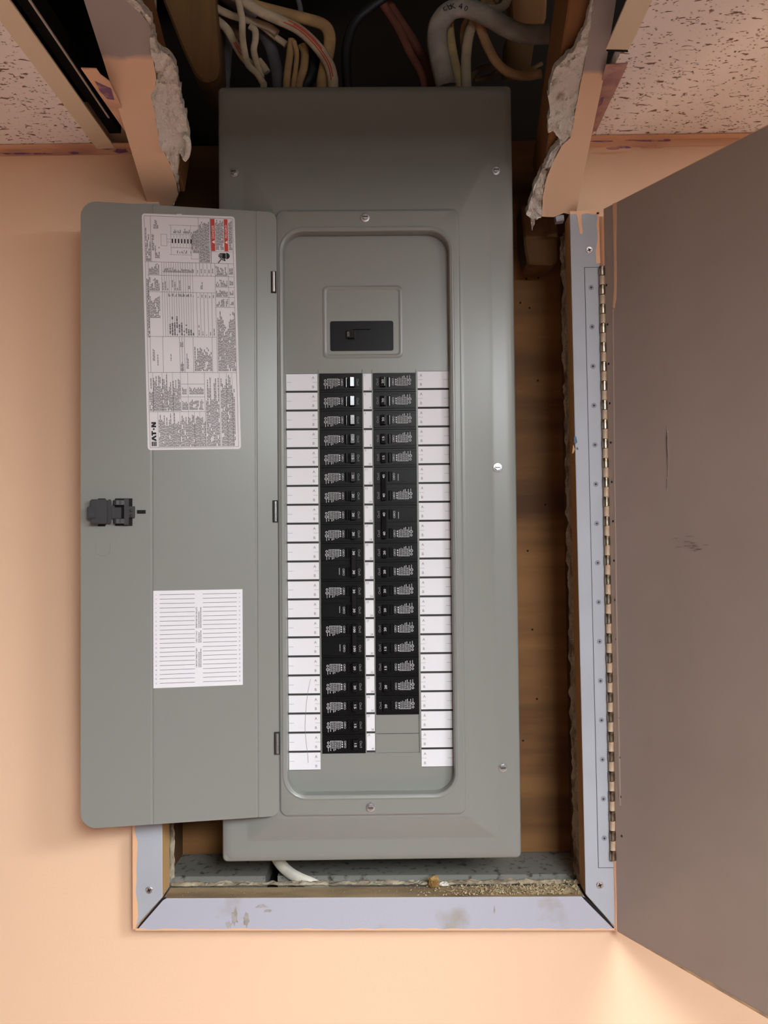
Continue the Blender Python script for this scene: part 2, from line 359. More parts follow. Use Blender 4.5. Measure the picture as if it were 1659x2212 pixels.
# ================================================================== SOFFIT STRIPS (sloping underside, torn open)
def plane_left(x0=-.33): return Vector((x0, 0, 2.0844)), Vector((0, .508, 1)).normalized()
def plane_right(): return Vector((.252, 0, 2.057)), Vector((0, .67, 1)).normalized()
def resample(P, n):
    P = [Vector(p) for p in P]; L = [0]
    for a, b in zip(P, P[1:]): L.append(L[-1] + (b - a).length)
    out = []
    for k in range(n):
        s = L[-1] * k / (n - 1); j = 0
        while j < len(L) - 2 and L[j + 1] < s: j += 1
        out.append(P[j].lerp(P[j + 1], (s - L[j]) / max(L[j + 1] - L[j], 1e-9)))
    return out
def jag(pts, amp, seed, per=3):
    rnd = random.Random(seed); out = []
    for a, b in zip(pts, pts[1:]):
        out.append(a)
        for k in range(1, per): out.append((a[0] + (b[0] - a[0]) * k / per + rnd.uniform(-amp, amp), a[1] + (b[1] - a[1]) * k / per + rnd.uniform(-amp, amp)))
    out.append(pts[-1]); return out
def torn_rubble(inner, outer, pl, name, root, seed, nu=150, nv=14, amp=.006):
    """ragged gypsum between the paint edge and the outer tear, bulging off the plane"""
    p0, n = pl; A = resample([on_plane(a, b, p0, n) for a, b in jag(inner, .8, seed)], nu); B = resample([on_plane(a, b, p0, n) for a, b in jag(outer, 2.2, seed + 1)], nu)
    rows = []
    for j in range(nv):
        v = j / (nv - 1); r = []
        for i in range(nu):
            p = A[i].lerp(B[i], v); w = (B[i] - A[i]).length
            q = p * 95 + Vector((seed * 3.1, 0, 0)); h = noise.fractal(q, 0.9, 2.1, 4) * .5 + noise.noise(p * 42 + Vector((0, seed, 0)))
            cr = abs(noise.noise(p * 60 + Vector((seed, 5, 1))))
            d = amp * h * min(1, w / .012) + (0.004 * v * min(1, w / .02)) - (0.004 if cr < .05 else 0)
            r.append(p + n * (max(-.006, min(d + .0012, .0095)) - .002 * (j == nv - 1)))
        rows.append(r)
    back = [p + n * .011 for p in rows[-1]]
    m = MB(); m.loft([[p + n * .006 for p in rows[0]]] + rows + [back], 0, False)
    return wbuild(m, name, M_gyp, root, smooth=55)

# left strip
pl = plane_left(); N = pl[1]
sl = tag(empty('soffit_strip', (-.33, 0, 2.084)), 'orange and mauve painted drywall strip with torn plaster edge, above the open grey panel door', 'drywall')
inn = [(222, -230), (262, -20), (272, 2), (290, 15), (305, 30), (322, 52), (326, 70), (323, 85), (328, 110), (331, 130), (337, 165), (335, 190), (326, 205), (333, 235), (338, 270), (343, 300), (355, 330), (370, 360), (380, 392), (385, 420), (372, 446)]
left = [(321, 446), (300, 380), (262, 255), (223, 130), (181, 0), (108, -235)]
m = MB(); m.prism([on_plane(a, b, *pl) for a, b in left + jag(inn, .7, 5)], N * .0115, 0, 1)
wbuild(m, 'painted_face', [two_tone('paint_line_left', 2.1775 + .002), M_gypedge], sl)
out = [(228, -230), (268, -20), (290, 0), (302, 12), (316, 28), (328, 52), (333, 78), (336, 100), (346, 112), (364, 128), (379, 146), (384, 172), (390, 200), (395, 230), (402, 270), (409, 300), (409, 330), (399, 345), (392, 318), (386, 345), (384, 370), (384, 400), (386, 424), (374, 447)]
torn_rubble(inn, out, pl, 'torn_plaster', sl, 3, amp=.007)
# hanging curl of paper at the lower right of the tear
m = MB(); tube(m, [on_plane(a, b, pl[0] - N * .004, N) for a, b in ((396, 292), (404, 300), (407, 318), (404, 335), (398, 344))], .004, .003, 5, 8); wbuild(m, 'paper_curl', M_gyp, sl, smooth=60)
# side of the boxed soffit, above the ceiling
m = MB().prism([(-.3300, y, 2.0975 - .508 * y + 0.0) for y in (.0, -.9)] + [(-.3300, -.9, 2.75), (-.33, 0, 2.75)], (.0115, 0, 0)); wbuild(m, 'side_board', M_gypedge, sl)

# right strip
pr = plane_right(); N = pr[1]
sr = tag(empty('soffit_strip', (.252, 0, 2.057)), 'narrow orange and grey painted drywall strip with broken plaster, above the hinged wooden door', 'drywall')
inn = [(1302, -230), (1284, -20), (1281, 10), (1276, 50), (1270, 94), (1264, 130), (1258, 164), (1248, 215), (1239, 262), (1233, 297), (1214, 314), (1195, 349), (1181, 384), (1172, 426), (1171, 468)]
right = [(1196, 469), (1218, 460), (1235, 464), (1246, 452), (1275, 307), (1307, 153), (1331, 0), (1375, -235)]
m = MB(); m.prism([on_plane(a, b, *pr) for a, b in jag(inn, .6, 8) + right], N * .0115, 0, 1)
wbuild(m, 'painted_face', [two_tone('paint_line_right', 2.1645 + .002), M_gypedge], sr)
out = [(1299, -230), (1282, -20), (1277, 18), (1268, 40), (1262, 70), (1252, 84), (1244, 104), (1233, 116), (1213, 136), (1199, 153), (1192, 180), (1184, 209), (1189, 240), (1184, 262), (1184, 292), (1196, 286), (1206, 296), (1210, 305), (1196, 330), (1184, 349), (1168, 380), (1157, 401), (1146, 436), (1136, 466), (1146, 473), (1150, 500), (1157, 474), (1169, 470)]
torn_rubble(inn, out, pr, 'torn_plaster', sr, 9, amp=.006)
m = MB().prism([(.252, y, 2.070 - .67 * y) for y in (.0, -.9)] + [(.252, -.9, 2.75), (.252, 0, 2.75)], (-.0115, 0, 0)); wbuild(m, 'side_board', M_gypedge, sr)

# sloping lumber behind each strip
def stringer(name, x0, x1, z0, slope, h, label, y0=.004, y1=-.9):
    t = tag(empty(name, ((x0 + x1) / 2, 0, z0)), label, 'lumber')
    n = Vector((0, slope, 1)).normalized()
    q = [Vector((x0, y0, z0 - slope * y0)), Vector((x0, y1, z0 - slope * y1)), Vector((x0, y1, z0 - slope * y1)) + n * h, Vector((x0, y0, z0 - slope * y0)) + n * h]
    m = MB().prism(q, (x1 - x0, 0, 0)); wbuild(m, 'timber', M_stud, t, bevel=.002); return t
stringer('sloping_timber', -.3165, -.281, 2.1005, .508, .088, 'brown sloping timber exposed behind the torn plaster, above the open grey panel door')
stringer('sloping_timber', .203, .2385, 2.082, .67, .088, 'reddish brown sloping timber exposed beside the large grey cable')

# ================================================================== CAVITY
YB = .13
m = MB().box(-.40, .31, YB, YB + .012, 1.157, 2.222)
t = tag(empty('plywood_backboard', (0, YB, 1.157)), 'knotty orange-brown plywood board behind the breaker panel', 'board'); wbuild(m, 'board', M_ply, t)
m = MB()
for a, b in ((1137, 602), (1163, 600), (1124, 654), (1144, 665), (1162, 822), (1178, 1090), (1140, 1190), (1150, 1360), (1160, 1510), (1130, 1600)):
    c = on_y(a, b, YB - .0006); lathe(m, [(.0016, .0004), (.0012, 0), (.0005, .0003)], c, 8)
wbuild(m, 'nail_hole', M_dark, t)['kind'] = 'stuff'
# cavity sides (studs) and ledge
t = tag(empty('wall_stud', (-.345, .07, 1.15)), 'dark vertical stud at the left side of the niche', 'lumber'); wbuild(MB().box(-.362, -.318, .03, YB, 1.157, 2.06), 'timber', M_stud_dark, t)
t = tag(empty('wall_stud', (.27, .07, 1.15)), 'dark vertical stud at the hinge side of the niche', 'lumber'); wbuild(MB().box(.2555, .293, .03, YB, 1.157, 2.06), 'timber', M_stud_dark, t)
t = tag(empty('niche_ledge', (0, .1, 1.10)), 'dusty grey ledge at the bottom of the niche under the panel', 'ledge')
m = MB().box(-.36, -.183, .048, .4, 1.10, 1.156); m.box(-.166, .293, .048, .4, 1.10, 1.156); wbuild(m, 'slab', M_conc, t)
wbuild(MB().box(-.183, -.166, .048, .4, 1.10, 1.135), 'dark_gap', M_dark, t)
# blocks of wood in the upper cavity
def px_block(name, pts, y, depth, material, label, bevel=.003):
    P = [on_y(a, b, y) for a, b in pts]; c = sum(P, Vector()) / len(P)
    t = tag(empty(name, (c.x, y, min(p.z for p in P))), label, 'lumber'); wbuild(MB().prism(P, (0, depth, 0)), 'timber', material, t, bevel=bevel); return t
px_block('wood_block', [(352, -40), (352, 0), (372, 50), (392, 100), (408, 135), (420, 160), (436, 175), (455, 176), (470, 166), (474, 140), (468, 60), (461, -40)], .03, .09, M_stud_dark, 'dark wooden block with a rounded lower end, top left of the niche')
px_block('wood_block', [(1098, -60), (1184, -60), (1180, 36), (1170, 58), (1106, 56)], .09, .04, M_stud, 'upper brown wooden block behind the large grey cable')
px_block('wood_block', [(1092, 78), (1156, 80), (1146, 148), (1088, 150)], .095, .035, M_stud_dark, 'lower brown wooden block behind the large grey cable')
px_block('wood_block', [(1126, 440), (1206, 440), (1208, 560), (1196, 572), (1140, 570), (1134, 540)], .066, .055, M_stud_dark, 'dark block end under the broken plaster, beside the hinge-side stud')
m = MB().box(-.33, .27, .05, YB, 2.62, 2.66); t = tag(empty('cross_brace', (0, .09, 2.62)), 'dark horizontal brace high in the cavity above the cables', 'lumber'); wbuild(m, 'timber', M_stud_dark, t)
# void above the ceiling at the left
t = tag(empty('black_rail', (-.36, -.3, ZC)), 'thin black rail with a pale edge above the ceiling tee, upper left', 'rail')
wbuild(MB().box(-.3735, -.358, -.9, -.03, ZC + .0045, ZC + .028), 'rail', mat('black_rail', srgb(12, 11, 11), .8, spec=.1), t)
wbuild(MB().box(-.3605, -.3585, -.9, -.075, ZC + .0025, ZC + .0045), 'pale_edge', mat('pale_edge', srgb(178, 170, 160), .4), t)
t = tag(empty('dark_duct', (-.6, .1, 2.52)), 'dark duct crossing the ceiling void, upper left corner', 'duct')
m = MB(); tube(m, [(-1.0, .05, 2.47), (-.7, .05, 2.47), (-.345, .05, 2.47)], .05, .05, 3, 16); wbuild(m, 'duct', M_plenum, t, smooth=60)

# ================================================================== CABLES
def cable(label, colour, pts, rw, y=.05, rd=None, ys=None, red=None, down=False):
    """a sheathed cable along photo points at its depth inside the cavity"""
    P = []
    for i, (a, b) in enumerate(pts):
        yy = ys[i] if ys else y
        P.append(on_y(a, b, yy))
    if pts[0][1] <= 0: P.insert(0, P[0] + (P[0] - P[1]).normalized() * .11)
    if pts[-1][1] <= 0: P.append(P[-1] + (P[-1] - P[-2]).normalized() * .11)
    if down: P.append(P[-1] + Vector((0, 0, -.035)))
    base = min(P, key=lambda p: p.z)
    t = tag(empty('cable', tuple(base)), label, 'cable', 'cables above the breaker panel')
    m = MB(); C = tube(m, P, rw, rd or rw * .62, 6, 10); wbuild(m, 'sheath', M_cab[colour], t, smooth=60)
    if red:
        for off in red:
            m = MB(); i0, i1 = int(len(C) * off[1]), int(len(C) * off[2])
            tube(m, C[i0:i1], .0007, .0003, 1, 6, 0, (off[0], -(rd or rw * .62) * math.sqrt(max(0.05, 1 - (off[0] / rw) ** 2)) - .0001)); wbuild(m, 'red_print', M_red, t)
    return t
zl = lambda L: [(430 + u / 4.1475, v / 4.1475) for u, v in L]
zr = lambda L: [(800 + u / 3.687, v / 3.687) for u, v in L]
cable('dark purple-grey cable beside the rounded wooden block', 'slate', zl([(240, 200), (262, 370), (252, 600), (240, 760)]), .0062, .085, down=True)
cable('thick mauve cable passing behind the left bundle at the top', 'mauve', zl([(180, -60), (300, 20), (420, 110), (560, 170), (700, 260)]), .009, .095)
cable('thick slate grey cable in the middle of the left bundle', 'slate', zl([(545, 200), (575, 300), (640, 420), (692, 620), (712, 770)]), .0095, .075, down=True)
cable('thick black cable bending down through the left bundle', 'black', zl([(520, 180), (640, 225), (850, 320), (985, 420), (1018, 560), (985, 690), (940, 770)]), .011, .065, down=True)
cable('broad tan cable arching over the left bundle and down behind the red-lettered one', 'tan', zl([(360, -60), (480, 40), (700, 105), (960, 170), (1110, 220), (1165, 300), (1165, 430), (1125, 620), (1105, 770)]), .0088, .045, down=True)
cable('cream cable with red lettering along its long arch', 'ivory', zl([(380, 0), (560, 110), (740, 190), (900, 270), (1050, 410), (1160, 570), (1195, 690), (1200, 770)]), .0078, .035, red=[(-.0022, .36, .86), (.0006, .40, .80), (.0024, .38, .6)], down=True)
cable('thin cream cable hanging straight then curling right, front of the left bundle', 'ivory', zl([(335, -60), (360, 40), (385, 180), (388, 320), (405, 450), (440, 580), (520, 660), (570, 740), (580, 775)]), .0048, .02, down=True)
cable('thin cream cable looping beside the thin straight one', 'ivory', zl([(455, 235), (500, 270), (505, 350), (490, 450), (515, 560), (560, 700)]), .0048, .03)
cable('cream cable sloping from the top left corner of the niche', 'ivory', zl([(20, -20), (150, 70), (300, 140), (480, 190), (620, 240), (700, 300)]), .0058, .055)
cable('pale pinkish cable crossing down to the middle of the left bundle', 'ivory', zl([(420, 170), (560, 230), (660, 310), (780, 400)]), .005, .06)
cable('cream cable with short red lettering at the left of the bundle', 'ivory', zl([(110, 140), (240, 250), (310, 370), (390, 500), (460, 580), (530, 650)]), .0062, .06, red=[(.0012, .42, .72), (-.0012, .45, .7)])
cable('greyish tan cable just under the top left cream one', 'brown', zl([(100, 110), (230, 170), (320, 280), (350, 380)]), .007, .08)
cable('short cream cable stub ending beside the slate grey cable', 'ivory', zl([(530, 540), (570, 590), (610, 650)]), .0055, .05)
cable('pink-tinged tan cable dropping straight into the panel top', 'tan', zl([(830, 350), (815, 480), (795, 640), (785, 770)]), .0055, .05, down=True)
cable('narrow tan cable beside the pink-tinged one', 'tan', zl([(850, 370), (875, 480), (865, 620), (845, 770)]), .0036, .045, down=True)
cable('short broad tan cable next to the thick black one', 'tan', zl([(920, 400), (948, 480), (935, 620), (890, 770)]), .0062, .055, down=True)
cable('single black cable curving alone in the middle of the cavity', 'black', zl([(1680, -40), (1540, 60), (1400, 190), (1330, 380), (1318, 560), (1330, 775)]), .0072, .06, down=True)
cable('dark thin cable in the shadow behind the black curved one', 'slate', zl([(880, -40), (905, 60), (915, 150)]), .004, .11)
cable('rust brown cable slanting into the panel, left one of the pair', 'rust', zr([(90, 20), (220, 220), (320, 430), (400, 570), (432, 680)]), .0064, .065, down=True)
cable('rust brown cable slanting into the panel, right one of the pair', 'rust', zr([(120, -10), (270, 220), (400, 420), (465, 560), (490, 680)]), .0075, .085, down=True)
ck = cable('large grey cable with handwritten letters arching to the right', 'grey', zr([(605, 690), (560, 500), (532, 330), (545, 200), (610, 105), (710, 62), (830, 82), (960, 145), (1080, 215), (1220, 270), (1420, 272)]), .0145, .03, rd=.009)
cable('yellowish cable just right of the large grey one', 'yellow', zr([(640, 90), (628, 220), (650, 400), (685, 560), (706, 690)]), .0072, .055, down=True)
cable('ivory cable in the middle of the right bundle', 'ivory', zr([(840, 140), (790, 260), (765, 420), (762, 560), (765, 690)]), .0074, .05, down=True)
cable('orange-tan cable sweeping down and right behind the timber', 'orange', zr([(855, 150), (890, 260), (935, 370), (1000, 490), (1090, 570), (1220, 605), (1360, 585)]), .0072, .045)
cable('thin tan cable hugging the back of the ivory one', 'orange', zr([(830, 130), (760, 170), (735, 250), (735, 330), (745, 400)]), .0038, .075)
cable('thin tan cable meeting the sweeping one at the timber', 'tan', zr([(960, 400), (1040, 540), (1150, 590), (1260, 560), (1370, 505)]), .0032, .06)
cable('dark brown loop low behind the right bundle', 'brown', zr([(790, 650), (830, 580), (920, 535), (1010, 560), (960, 610), (830, 640)]), .0045, .1)
cable('ivory cable looping out of the top edge above the grey one', 'ivory', zr([(930, 70), (1010, 70), (1070, 40), (1110, -40)]), .0062, .05)
cable('tan cable curling at the top edge above the grey one', 'tan', zr([(890, -40), (930, 30), (980, 20), (1010, -40)]), .0058, .075)
# handwriting on the grey cable sheath
m = MB()
for ch, (a, b), rot_, hh in (('c', (961, 19), 40, .006), ('b', (971, 14), 28, .009), ('K', (979, 13), 10, .0075), ('4', (995, 13), -8, .0085), ('0', (1007, 18), -22, .0075)):
    p = on_y(a, b, .03 - .0096); text(m, ch, p.x, p.z, p.y, hh, ang=rot_)
wbuild(m, 'handwriting', M_ink, ck)
# white cable on the ledge
P = [on_y(594, 1846, .041), on_y(606, 1866, .041), on_y(624, 1884, .041), on_y(646, 1897, .041), on_y(672, 1908, .041), on_y(700, 1922, .041), on_y(725, 1940, .041)]
t = tag(empty('cable', tuple(P[-1])), 'white cable curving out from under the panel onto the dusty ledge', 'cable'); m = MB(); tube(m, P, .0080, .0045, 6, 10); wbuild(m, 'sheath', M_cab['white'], t, smooth=60)

# ================================================================== OPENING FRAME (casing, jambs, sill)
fr = tag(empty('opening_frame', (-.03, 0, 1.11)), 'lavender painted wooden frame around the niche, mitred at the lower corners', 'frame')
YF, YJ = -.0195, .016
def board(name, quad, material, side_mat, root=fr):
    """quad: front corners; inner faces take the bare wood"""
    m = MB().prism([Vector((x, YF, z)) for x, z in quad], (0, YJ - YF, 0), 0, 1); return wbuild(m, name, [material, side_mat], root, bevel=.0006)
board('side_board', [(-.3465, 1.1145), (-.3078, 1.1553), (-.3095, 2.075), (-.3485, 2.075)], M_lav, M_jamb)
board('side_board', [(.2446, 1.1558), (.2820, 1.1130), (.2783, 2.0535), (.2398, 2.0535)], M_lav, M_jamb)
board('bottom_board', [(-.3432, 1.1128), (.2815, 1.1097), (.2425, 1.1530), (-.3062, 1.1538)], M_trimdirt, M_sill)
# orange wall paint lapped on the outer faces
m = MB(); 
def ragged_strip(x0, z0, x1, z1, w, n, seed, y=YF - .0004, horizontal=False):
    rnd = random.Random(seed); a = []; 
    for k in range(n + 1):
        f_ = k / n; a.append((x0 + (x1 - x0) * f_, z0 + (z1 - z0) * f_, w * rnd.uniform(.35, 1.0)))
    poly = [Vector((x, y, z)) for x, z, _ in a]
    poly += [Vector((x, y, z + d)) if horizontal else Vector((x + d, y, z)) for x, z, d in reversed(a)]
    return poly
m.prism(ragged_strip(-.3468, 1.1145, -.3487, 2.07, .0075, 60, 1), (0, .0006, 0)); m.prism(ragged_strip(-.3432, 1.1126, .2815, 1.1095, .003, 70, 2, horizontal=True), (0, .0006, 0))
m.prism(ragged_strip(.2785, 2.0535, .2790, 1.985, -.006, 8, 4), (0, .0006, 0))
m.prism([Vector((x, YF - .0004, z)) for x, z in ((.2790, 2.0560), (.2398, 2.0560), (.2402, 2.0515), (.247, 2.052), (.25, 2.05), (.262, 2.0525), (.272, 2.0505), (.279, 2.0515))], (0, .0006, 0))
wbuild(m, 'orange_paint_edge', M_opaint, fr)['kind'] = 'stuff'
def px_patch(name, pts, y, material, root, th=.0006): return wbuild(MB().prism([on_y(a, b, y) for a, b in pts], (0, th, 0)), name, material, root)
px_patch('paint_drip', [(1245, 455), (1256, 455), (1256, 480), (1259, 500), (1257, 506), (1253, 504), (1249, 484)], YF - .0005, M_opaint, fr)
px_patch('blue_spot', blob(1243, 951, 3.5, 9), YF - .0004, M_blue, fr); px_patch('blue_spot', blob(1247, 969, 2.2, 3), YF - .0004, M_blue, fr)
px_patch('wood_chip', [(1238, 960), (1242, 970), (1239, 978), (1236, 980)], YF - .0004, M_jamb, fr)
M_stain = mat('pale_trim_stain', srgb(172, 168, 166), 0.7, col2=srgb(150, 142, 130), nscale=90)
for b_, mm in ((blob(508, 1982, 7, 20, 26, .5), M_stain), (blob(532, 1990, 5, 16, 24, .5), M_stain), (blob(495, 1998, 7, 7, 20, .5), M_stain), (blob(566, 1958, 14, 3.5, 20, .5), M_stain), (blob(578, 1968, 10, 2.5, 20, .5), M_stain), (blob(1068, 1966, 1.5, 9), M_stain)):
    px_patch('dirt_mark', b_, YF - .0003, mm, fr, .0003)
# dark mitre gaps
for quad in ([(294, 2008), (297, 2008), (352, 1945), (360, 1940), (356, 1938), (350, 1940)], [(1330, 2008), (1327, 2008), (1262, 1943), (1256, 1936), (1268, 1940), (1300, 1972)]):
    px_patch('mitre_gap', quad, YF - .0002, M_dark, fr, .0003)
# screws in the casing
def trim_screw(px, py, root, r=.0048, y=YF, name='frame_screw'):
    c = on_y(px, py, y - .0002); m = MB(); lathe(m, [(r, .0002), (r, -.0002), (r * .86, -.0007), (r * .3, -.0006)], (0, 0, 0), 16, 0)
    for a in (20, 110):
        a = math.radians(a); ux, uz = math.cos(a), math.sin(a); w = r * .13; L = r * .55
        m.face([(ux * L - uz * w, -.0009, uz * L + ux * w), (-ux * L - uz * w, -.0009, -uz * L + ux * w), (-ux * L + uz * w, -.0009, -uz * L - ux * w), (ux * L + uz * w, -.0009, uz * L - ux * w)], 1)
    o = m.build(name, [M_chrome, M_ink], root); o.location = c - Vector(root.location); return o
for a, b in ((1273, 540), (1296, 1912), (322, 1923)): trim_screw(a, b, fr)
# crumbling drywall edges behind the boards
def rough_edge(name, A, B, y0, y1, n, seed, root, amp=.004, mat_=M_gypedge, nv=7):
    """A to B is the front line (x,z); the edge runs back from y0 to y1, bulging into the opening"""
    rows = []
    A, B = Vector((A[0], 0, A[1])), Vector((B[0], 0, B[1])); d = (B - A).normalized(); side = Vector((-d.z, 0, d.x))
    for j in range(nv):
        v = j / (nv - 1); r = []
        for i in range(n):
            p = A.lerp(B, i / (n - 1)); q = Vector((p.x * 60, v * 3 + seed, p.z * 60))
            h = noise.fractal(q, .9, 2.0, 4)
            r.append(p + side * (amp * (h * .9 + .6 * math.sin(v * 3.1)) * (1 if 0 < j else .4) - (.004 if j == nv - 1 else 0)) + Vector((0, y0 + (y1 - y0) * v + .0025 * noise.noise(q * 1.7), 0)))
        rows.append(r)
    m = MB(); m.loft(rows, 0, False); return wbuild(m, name, mat_, root, smooth=60)
rough_edge('drywall_edge', (.2440, 2.045), (.2472, 1.156), .0165, .047, 230, 2.0, fr, -.0035)
rough_edge('drywall_edge', (-.3125, 1.156), (-.3135, 2.06), .0165, .045, 200, 5.0, fr, -.0025)
rough_edge('drywall_edge', (-.306, 1.1555), (.245, 1.1555), .0165, .030, 220, 8.0, fr, .0030)
m = MB(); m.prism([on_y(a, b, .002) for a, b in ((1200, 464), (1218, 464), (1219, 476), (1202, 478))], (0, .012, 0)); wbuild(m, 'board_end', M_lav, fr)
# crumbs of plaster and a lump of foam on the sill
m = MB(); rnd = random.Random(4)
for k in range(2600):
    u = rnd.random() ** .55; x = .01 + .232 * u + rnd.uniform(-.01, .01); y = rnd.uniform(-.017, .0148); x = min(x, .2385); r_ = rnd.uniform(.0006, .0021) * (1.6 if rnd.random() < .06 else 1)
    if rnd.random() > .25 + .8 * u: continue
    z = 1.1541 + r_ * .5 + (.003 * max(0, u - .55) * rnd.random() + (.0035 * u if y > .014 else 0))
    vs = [Vector((x, y, z)) + Vector((rnd.uniform(-1, 1), rnd.uniform(-1, 1), rnd.uniform(-.5, 1))) * r_ for _ in range(4)]
    for q in ((0, 1, 2), (0, 1, 3), (0, 2, 3), (1, 2, 3)): m.face([vs[i] for i in q])
for k in range(420):
    x = rnd.uniform(-.3, .05); y = rnd.uniform(-.015, .0145); r_ = rnd.uniform(.0003, .0008); z = 1.1541 + r_ * .5
    vs = [Vector((x, y, z)) + Vector((rnd.uniform(-1, 1), rnd.uniform(-1, 1), rnd.uniform(-.5, 1))) * r_ for _ in range(4)]
    for q in ((0, 1, 2), (0, 1, 3), (0, 2, 3), (1, 2, 3)): m.face([vs[i] for i in q])
cr = m.build('plaster_crumbs', M_crumb); cr['kind'] = 'stuff'; tag(cr, 'sandy plaster crumbs scattered along the dirty sill of the niche', 'debris')
def lump(name, c, r, label, material, seed, sq=(1, 1, .8)):
    bm = bmesh.new(); bmesh.ops.create_icosphere(bm, subdivisions=3, radius=1)
    for v in bm.verts:
        d = 1 + .45 * noise.fractal(v.co * 1.6 + Vector((seed, 0, 0)), .8, 2, 4); v.co = Vector((v.co.x * sq[0], v.co.y * sq[1], v.co.z * sq[2])) * (d * r)
    me = bpy.data.meshes.new(name); bm.to_mesh(me); bm.free(); me.materials.append(material); o = bpy.data.objects.new(name, me); COL.objects.link(o); o.location = c
    return tag(o, label, 'debris')
lump('foam_lump', (.048, .012, 1.1605), .0075, 'yellow-brown lump of foam on the sill below the panel', M_foam, 3, (1.1, .8, 1.0))
lump('plaster_chip', (.062, .013, 1.1575), .004, 'small pale plaster chip beside the foam lump', M_gyp, 6, (1.6, .8, .7))

# ================================================================== WOODEN ACCESS DOOR
HX, HY = .2815, -.0215
WD = Vector((.461, -.887, 0)).normalized(); WN = Vector((-WD.y * -1, 0, 0))
ang = math.atan2(WD.y, WD.x)
ad = tag(empty('access_door', (HX, HY, 1.1107), (0, 0, ang)), 'plain mauve-brown wooden door of the niche, swung open on a long piano hinge', 'door')
# local: x along the door width from the hinge, y thickness (front face at y=0 faces -y), z up
DH0, DH1, DW = 0.0, .9451, .615
def lx(px, py, y=0.0):
    inv = Matrix.Rotation(-ang, 3, 'Z'); c = inv @ (CAM - Vector((HX, HY, 1.1107))); d = inv @ ray(px, py); t_ = (y - c.y) / d.y; q = c + d * t_; return q.x, q.z
m = MB().box(.004, DW, 0, .018, DH0, DH1, 0)
m.build('door_slab', M_door, ad, bevel=.0008)
m = MB()
m.box(.003, DW + .001, .001, .0175, DH0 - .0008, DH0, 0); m.box(.003, DW + .001, .001, .0175, DH1, DH1 + .0008, 0); m.box(.0028, .004, .001, .0175, DH0, DH1, 0)
m.build('orange_painted_edge', M_opaint, ad)
# worn paint along the bottom
rnd = random.Random(11); m = MB(); n_ = 90; low = []; up = []
for k in range(n_ + 1):
    x = .006 + (DW - .010) * k / n_; f_ = min(1, max(0, (x - .03) / .10))
    h = .0007 + f_ * (.0018 + .0035 * max(0, noise.noise(Vector((x * 28, 2.0, 0)))) + .0012 * rnd.random())
    low.append((x, -.0003, .0002)); up.append((x, -.0003, h))
m.loft([[low[k], up[k]] for k in range(n_ + 1)], 0, False)
m.build('worn_paint', mat('worn_tan_paint', srgb(214, 178, 138), .6, col2=srgb(176, 152, 122), nscale=50), ad)['kind'] = 'stuff'
def dpatch(name, pts, material, th=.0006):
    m = MB().prism([(lx(a, b)[0], -.0004, lx(a, b)[1]) for a, b in pts], (0, th, 0)); return m.build(name, material, ad)
dpatch('paint_drip', [(1324, 440), (1332, 437), (1331, 520), (1332, 600), (1331, 645), (1327, 666), (1324, 664), (1327, 620), (1326, 540)], M_opaint)
dpatch('paint_drip', [(1323, 668), (1325, 668), (1328, 1000), (1333, 1330), (1341, 1740), (1338, 1740), (1330, 1330), (1326, 1000)], mat('pale_drip', srgb(190, 170, 154), .4), .0005)
M_scuff = mat('door_scuff', srgb(158, 143, 134), .5, col2=srgb(140, 126, 118), nscale=60)
rnd = random.Random(31)
for cx, cy, n_, sx, sy, rx_, ry_ in ((1443, 1010, 7, 3, 70, 1.6, 26), (1480, 1168, 9, 22, 16, 9, 1.6), (1512, 1182, 6, 12, 8, 7, 1.8)):
    for k in range(n_): dpatch('scuff', blob(cx + rnd.uniform(-sx, sx), cy + rnd.uniform(-sy, sy), rx_ * rnd.uniform(.5, 1), ry_ * rnd.uniform(.5, 1), 12, .5), M_scuff, .0004)
# piano hinge
ph = MB(); zt_ = on_y(1295, 577, HY).z - 1.1107; zb_ = on_y(1328, 1875, HY).z - 1.1107
zbk = on_y(1328, 1858, HY).z - 1.1107
hin = MB(); 
hroot = empty('piano_hinge', (0, 0, 0)); hroot.parent = ad
# frame-side leaf lies on the casing: expressed in door axes
def to_door(p): return Matrix.Rotation(-ang, 3, 'Z') @ (Vector(p) - Vector((HX, HY, 1.1107)))
def leafquad(x0t, x1t, x0b, x1b, zt, zb, y, th):
    return MB().prism([to_door((x, y, z)) for x, z in ((x0t, zt), (x1t, zt), (x1b, zb), (x0b, zb))], to_door((0, y + th, 0)) - to_door((0, y, 0)))
zT, zB = on_y(1270, 577, YF).z, on_y(1300, 1875, YF).z
xa, xb_ = on_y(1262, 577, YF).x, on_y(1292, 1875, YF).x
leafquad(xa, .2775, xb_, .2815, zT, zB, YF - .0002, .0002).build('leaf_outline', M_slot, hroot)
leafquad(xa + .0007, .2775, xb_ + .0007, .2815, zT - .0007, zB + .0007, YF - .0004, .0003).build('hinge_leaf', M_lav, hroot)
km = None; kz = zt_; pitch = (zt_ - zbk) / 61
for k in range(61):
    z1_ = zt_ - k * pitch; 
    if k < 2:
        m = MB(); seg = 12; rk = .0038 if k == 0 else .0034
        m.loft([[(rk * math.cos(2 * math.pi * q / seg), rk * math.sin(2 * math.pi * q / seg), z) for q in range(seg)] for z in (0, -pitch * .94)], 0, True, True, True)
        o = m.build('knuckle', M_steel if k == 0 else M_steelp, hroot, smooth=40); 
        if k == 0: km = [o.data]
        else: km.append(o.data)
    else: o = part('knuckle', km[k % 2], hroot)
    o.location = (.0013, -.0024, z1_)
hs = None
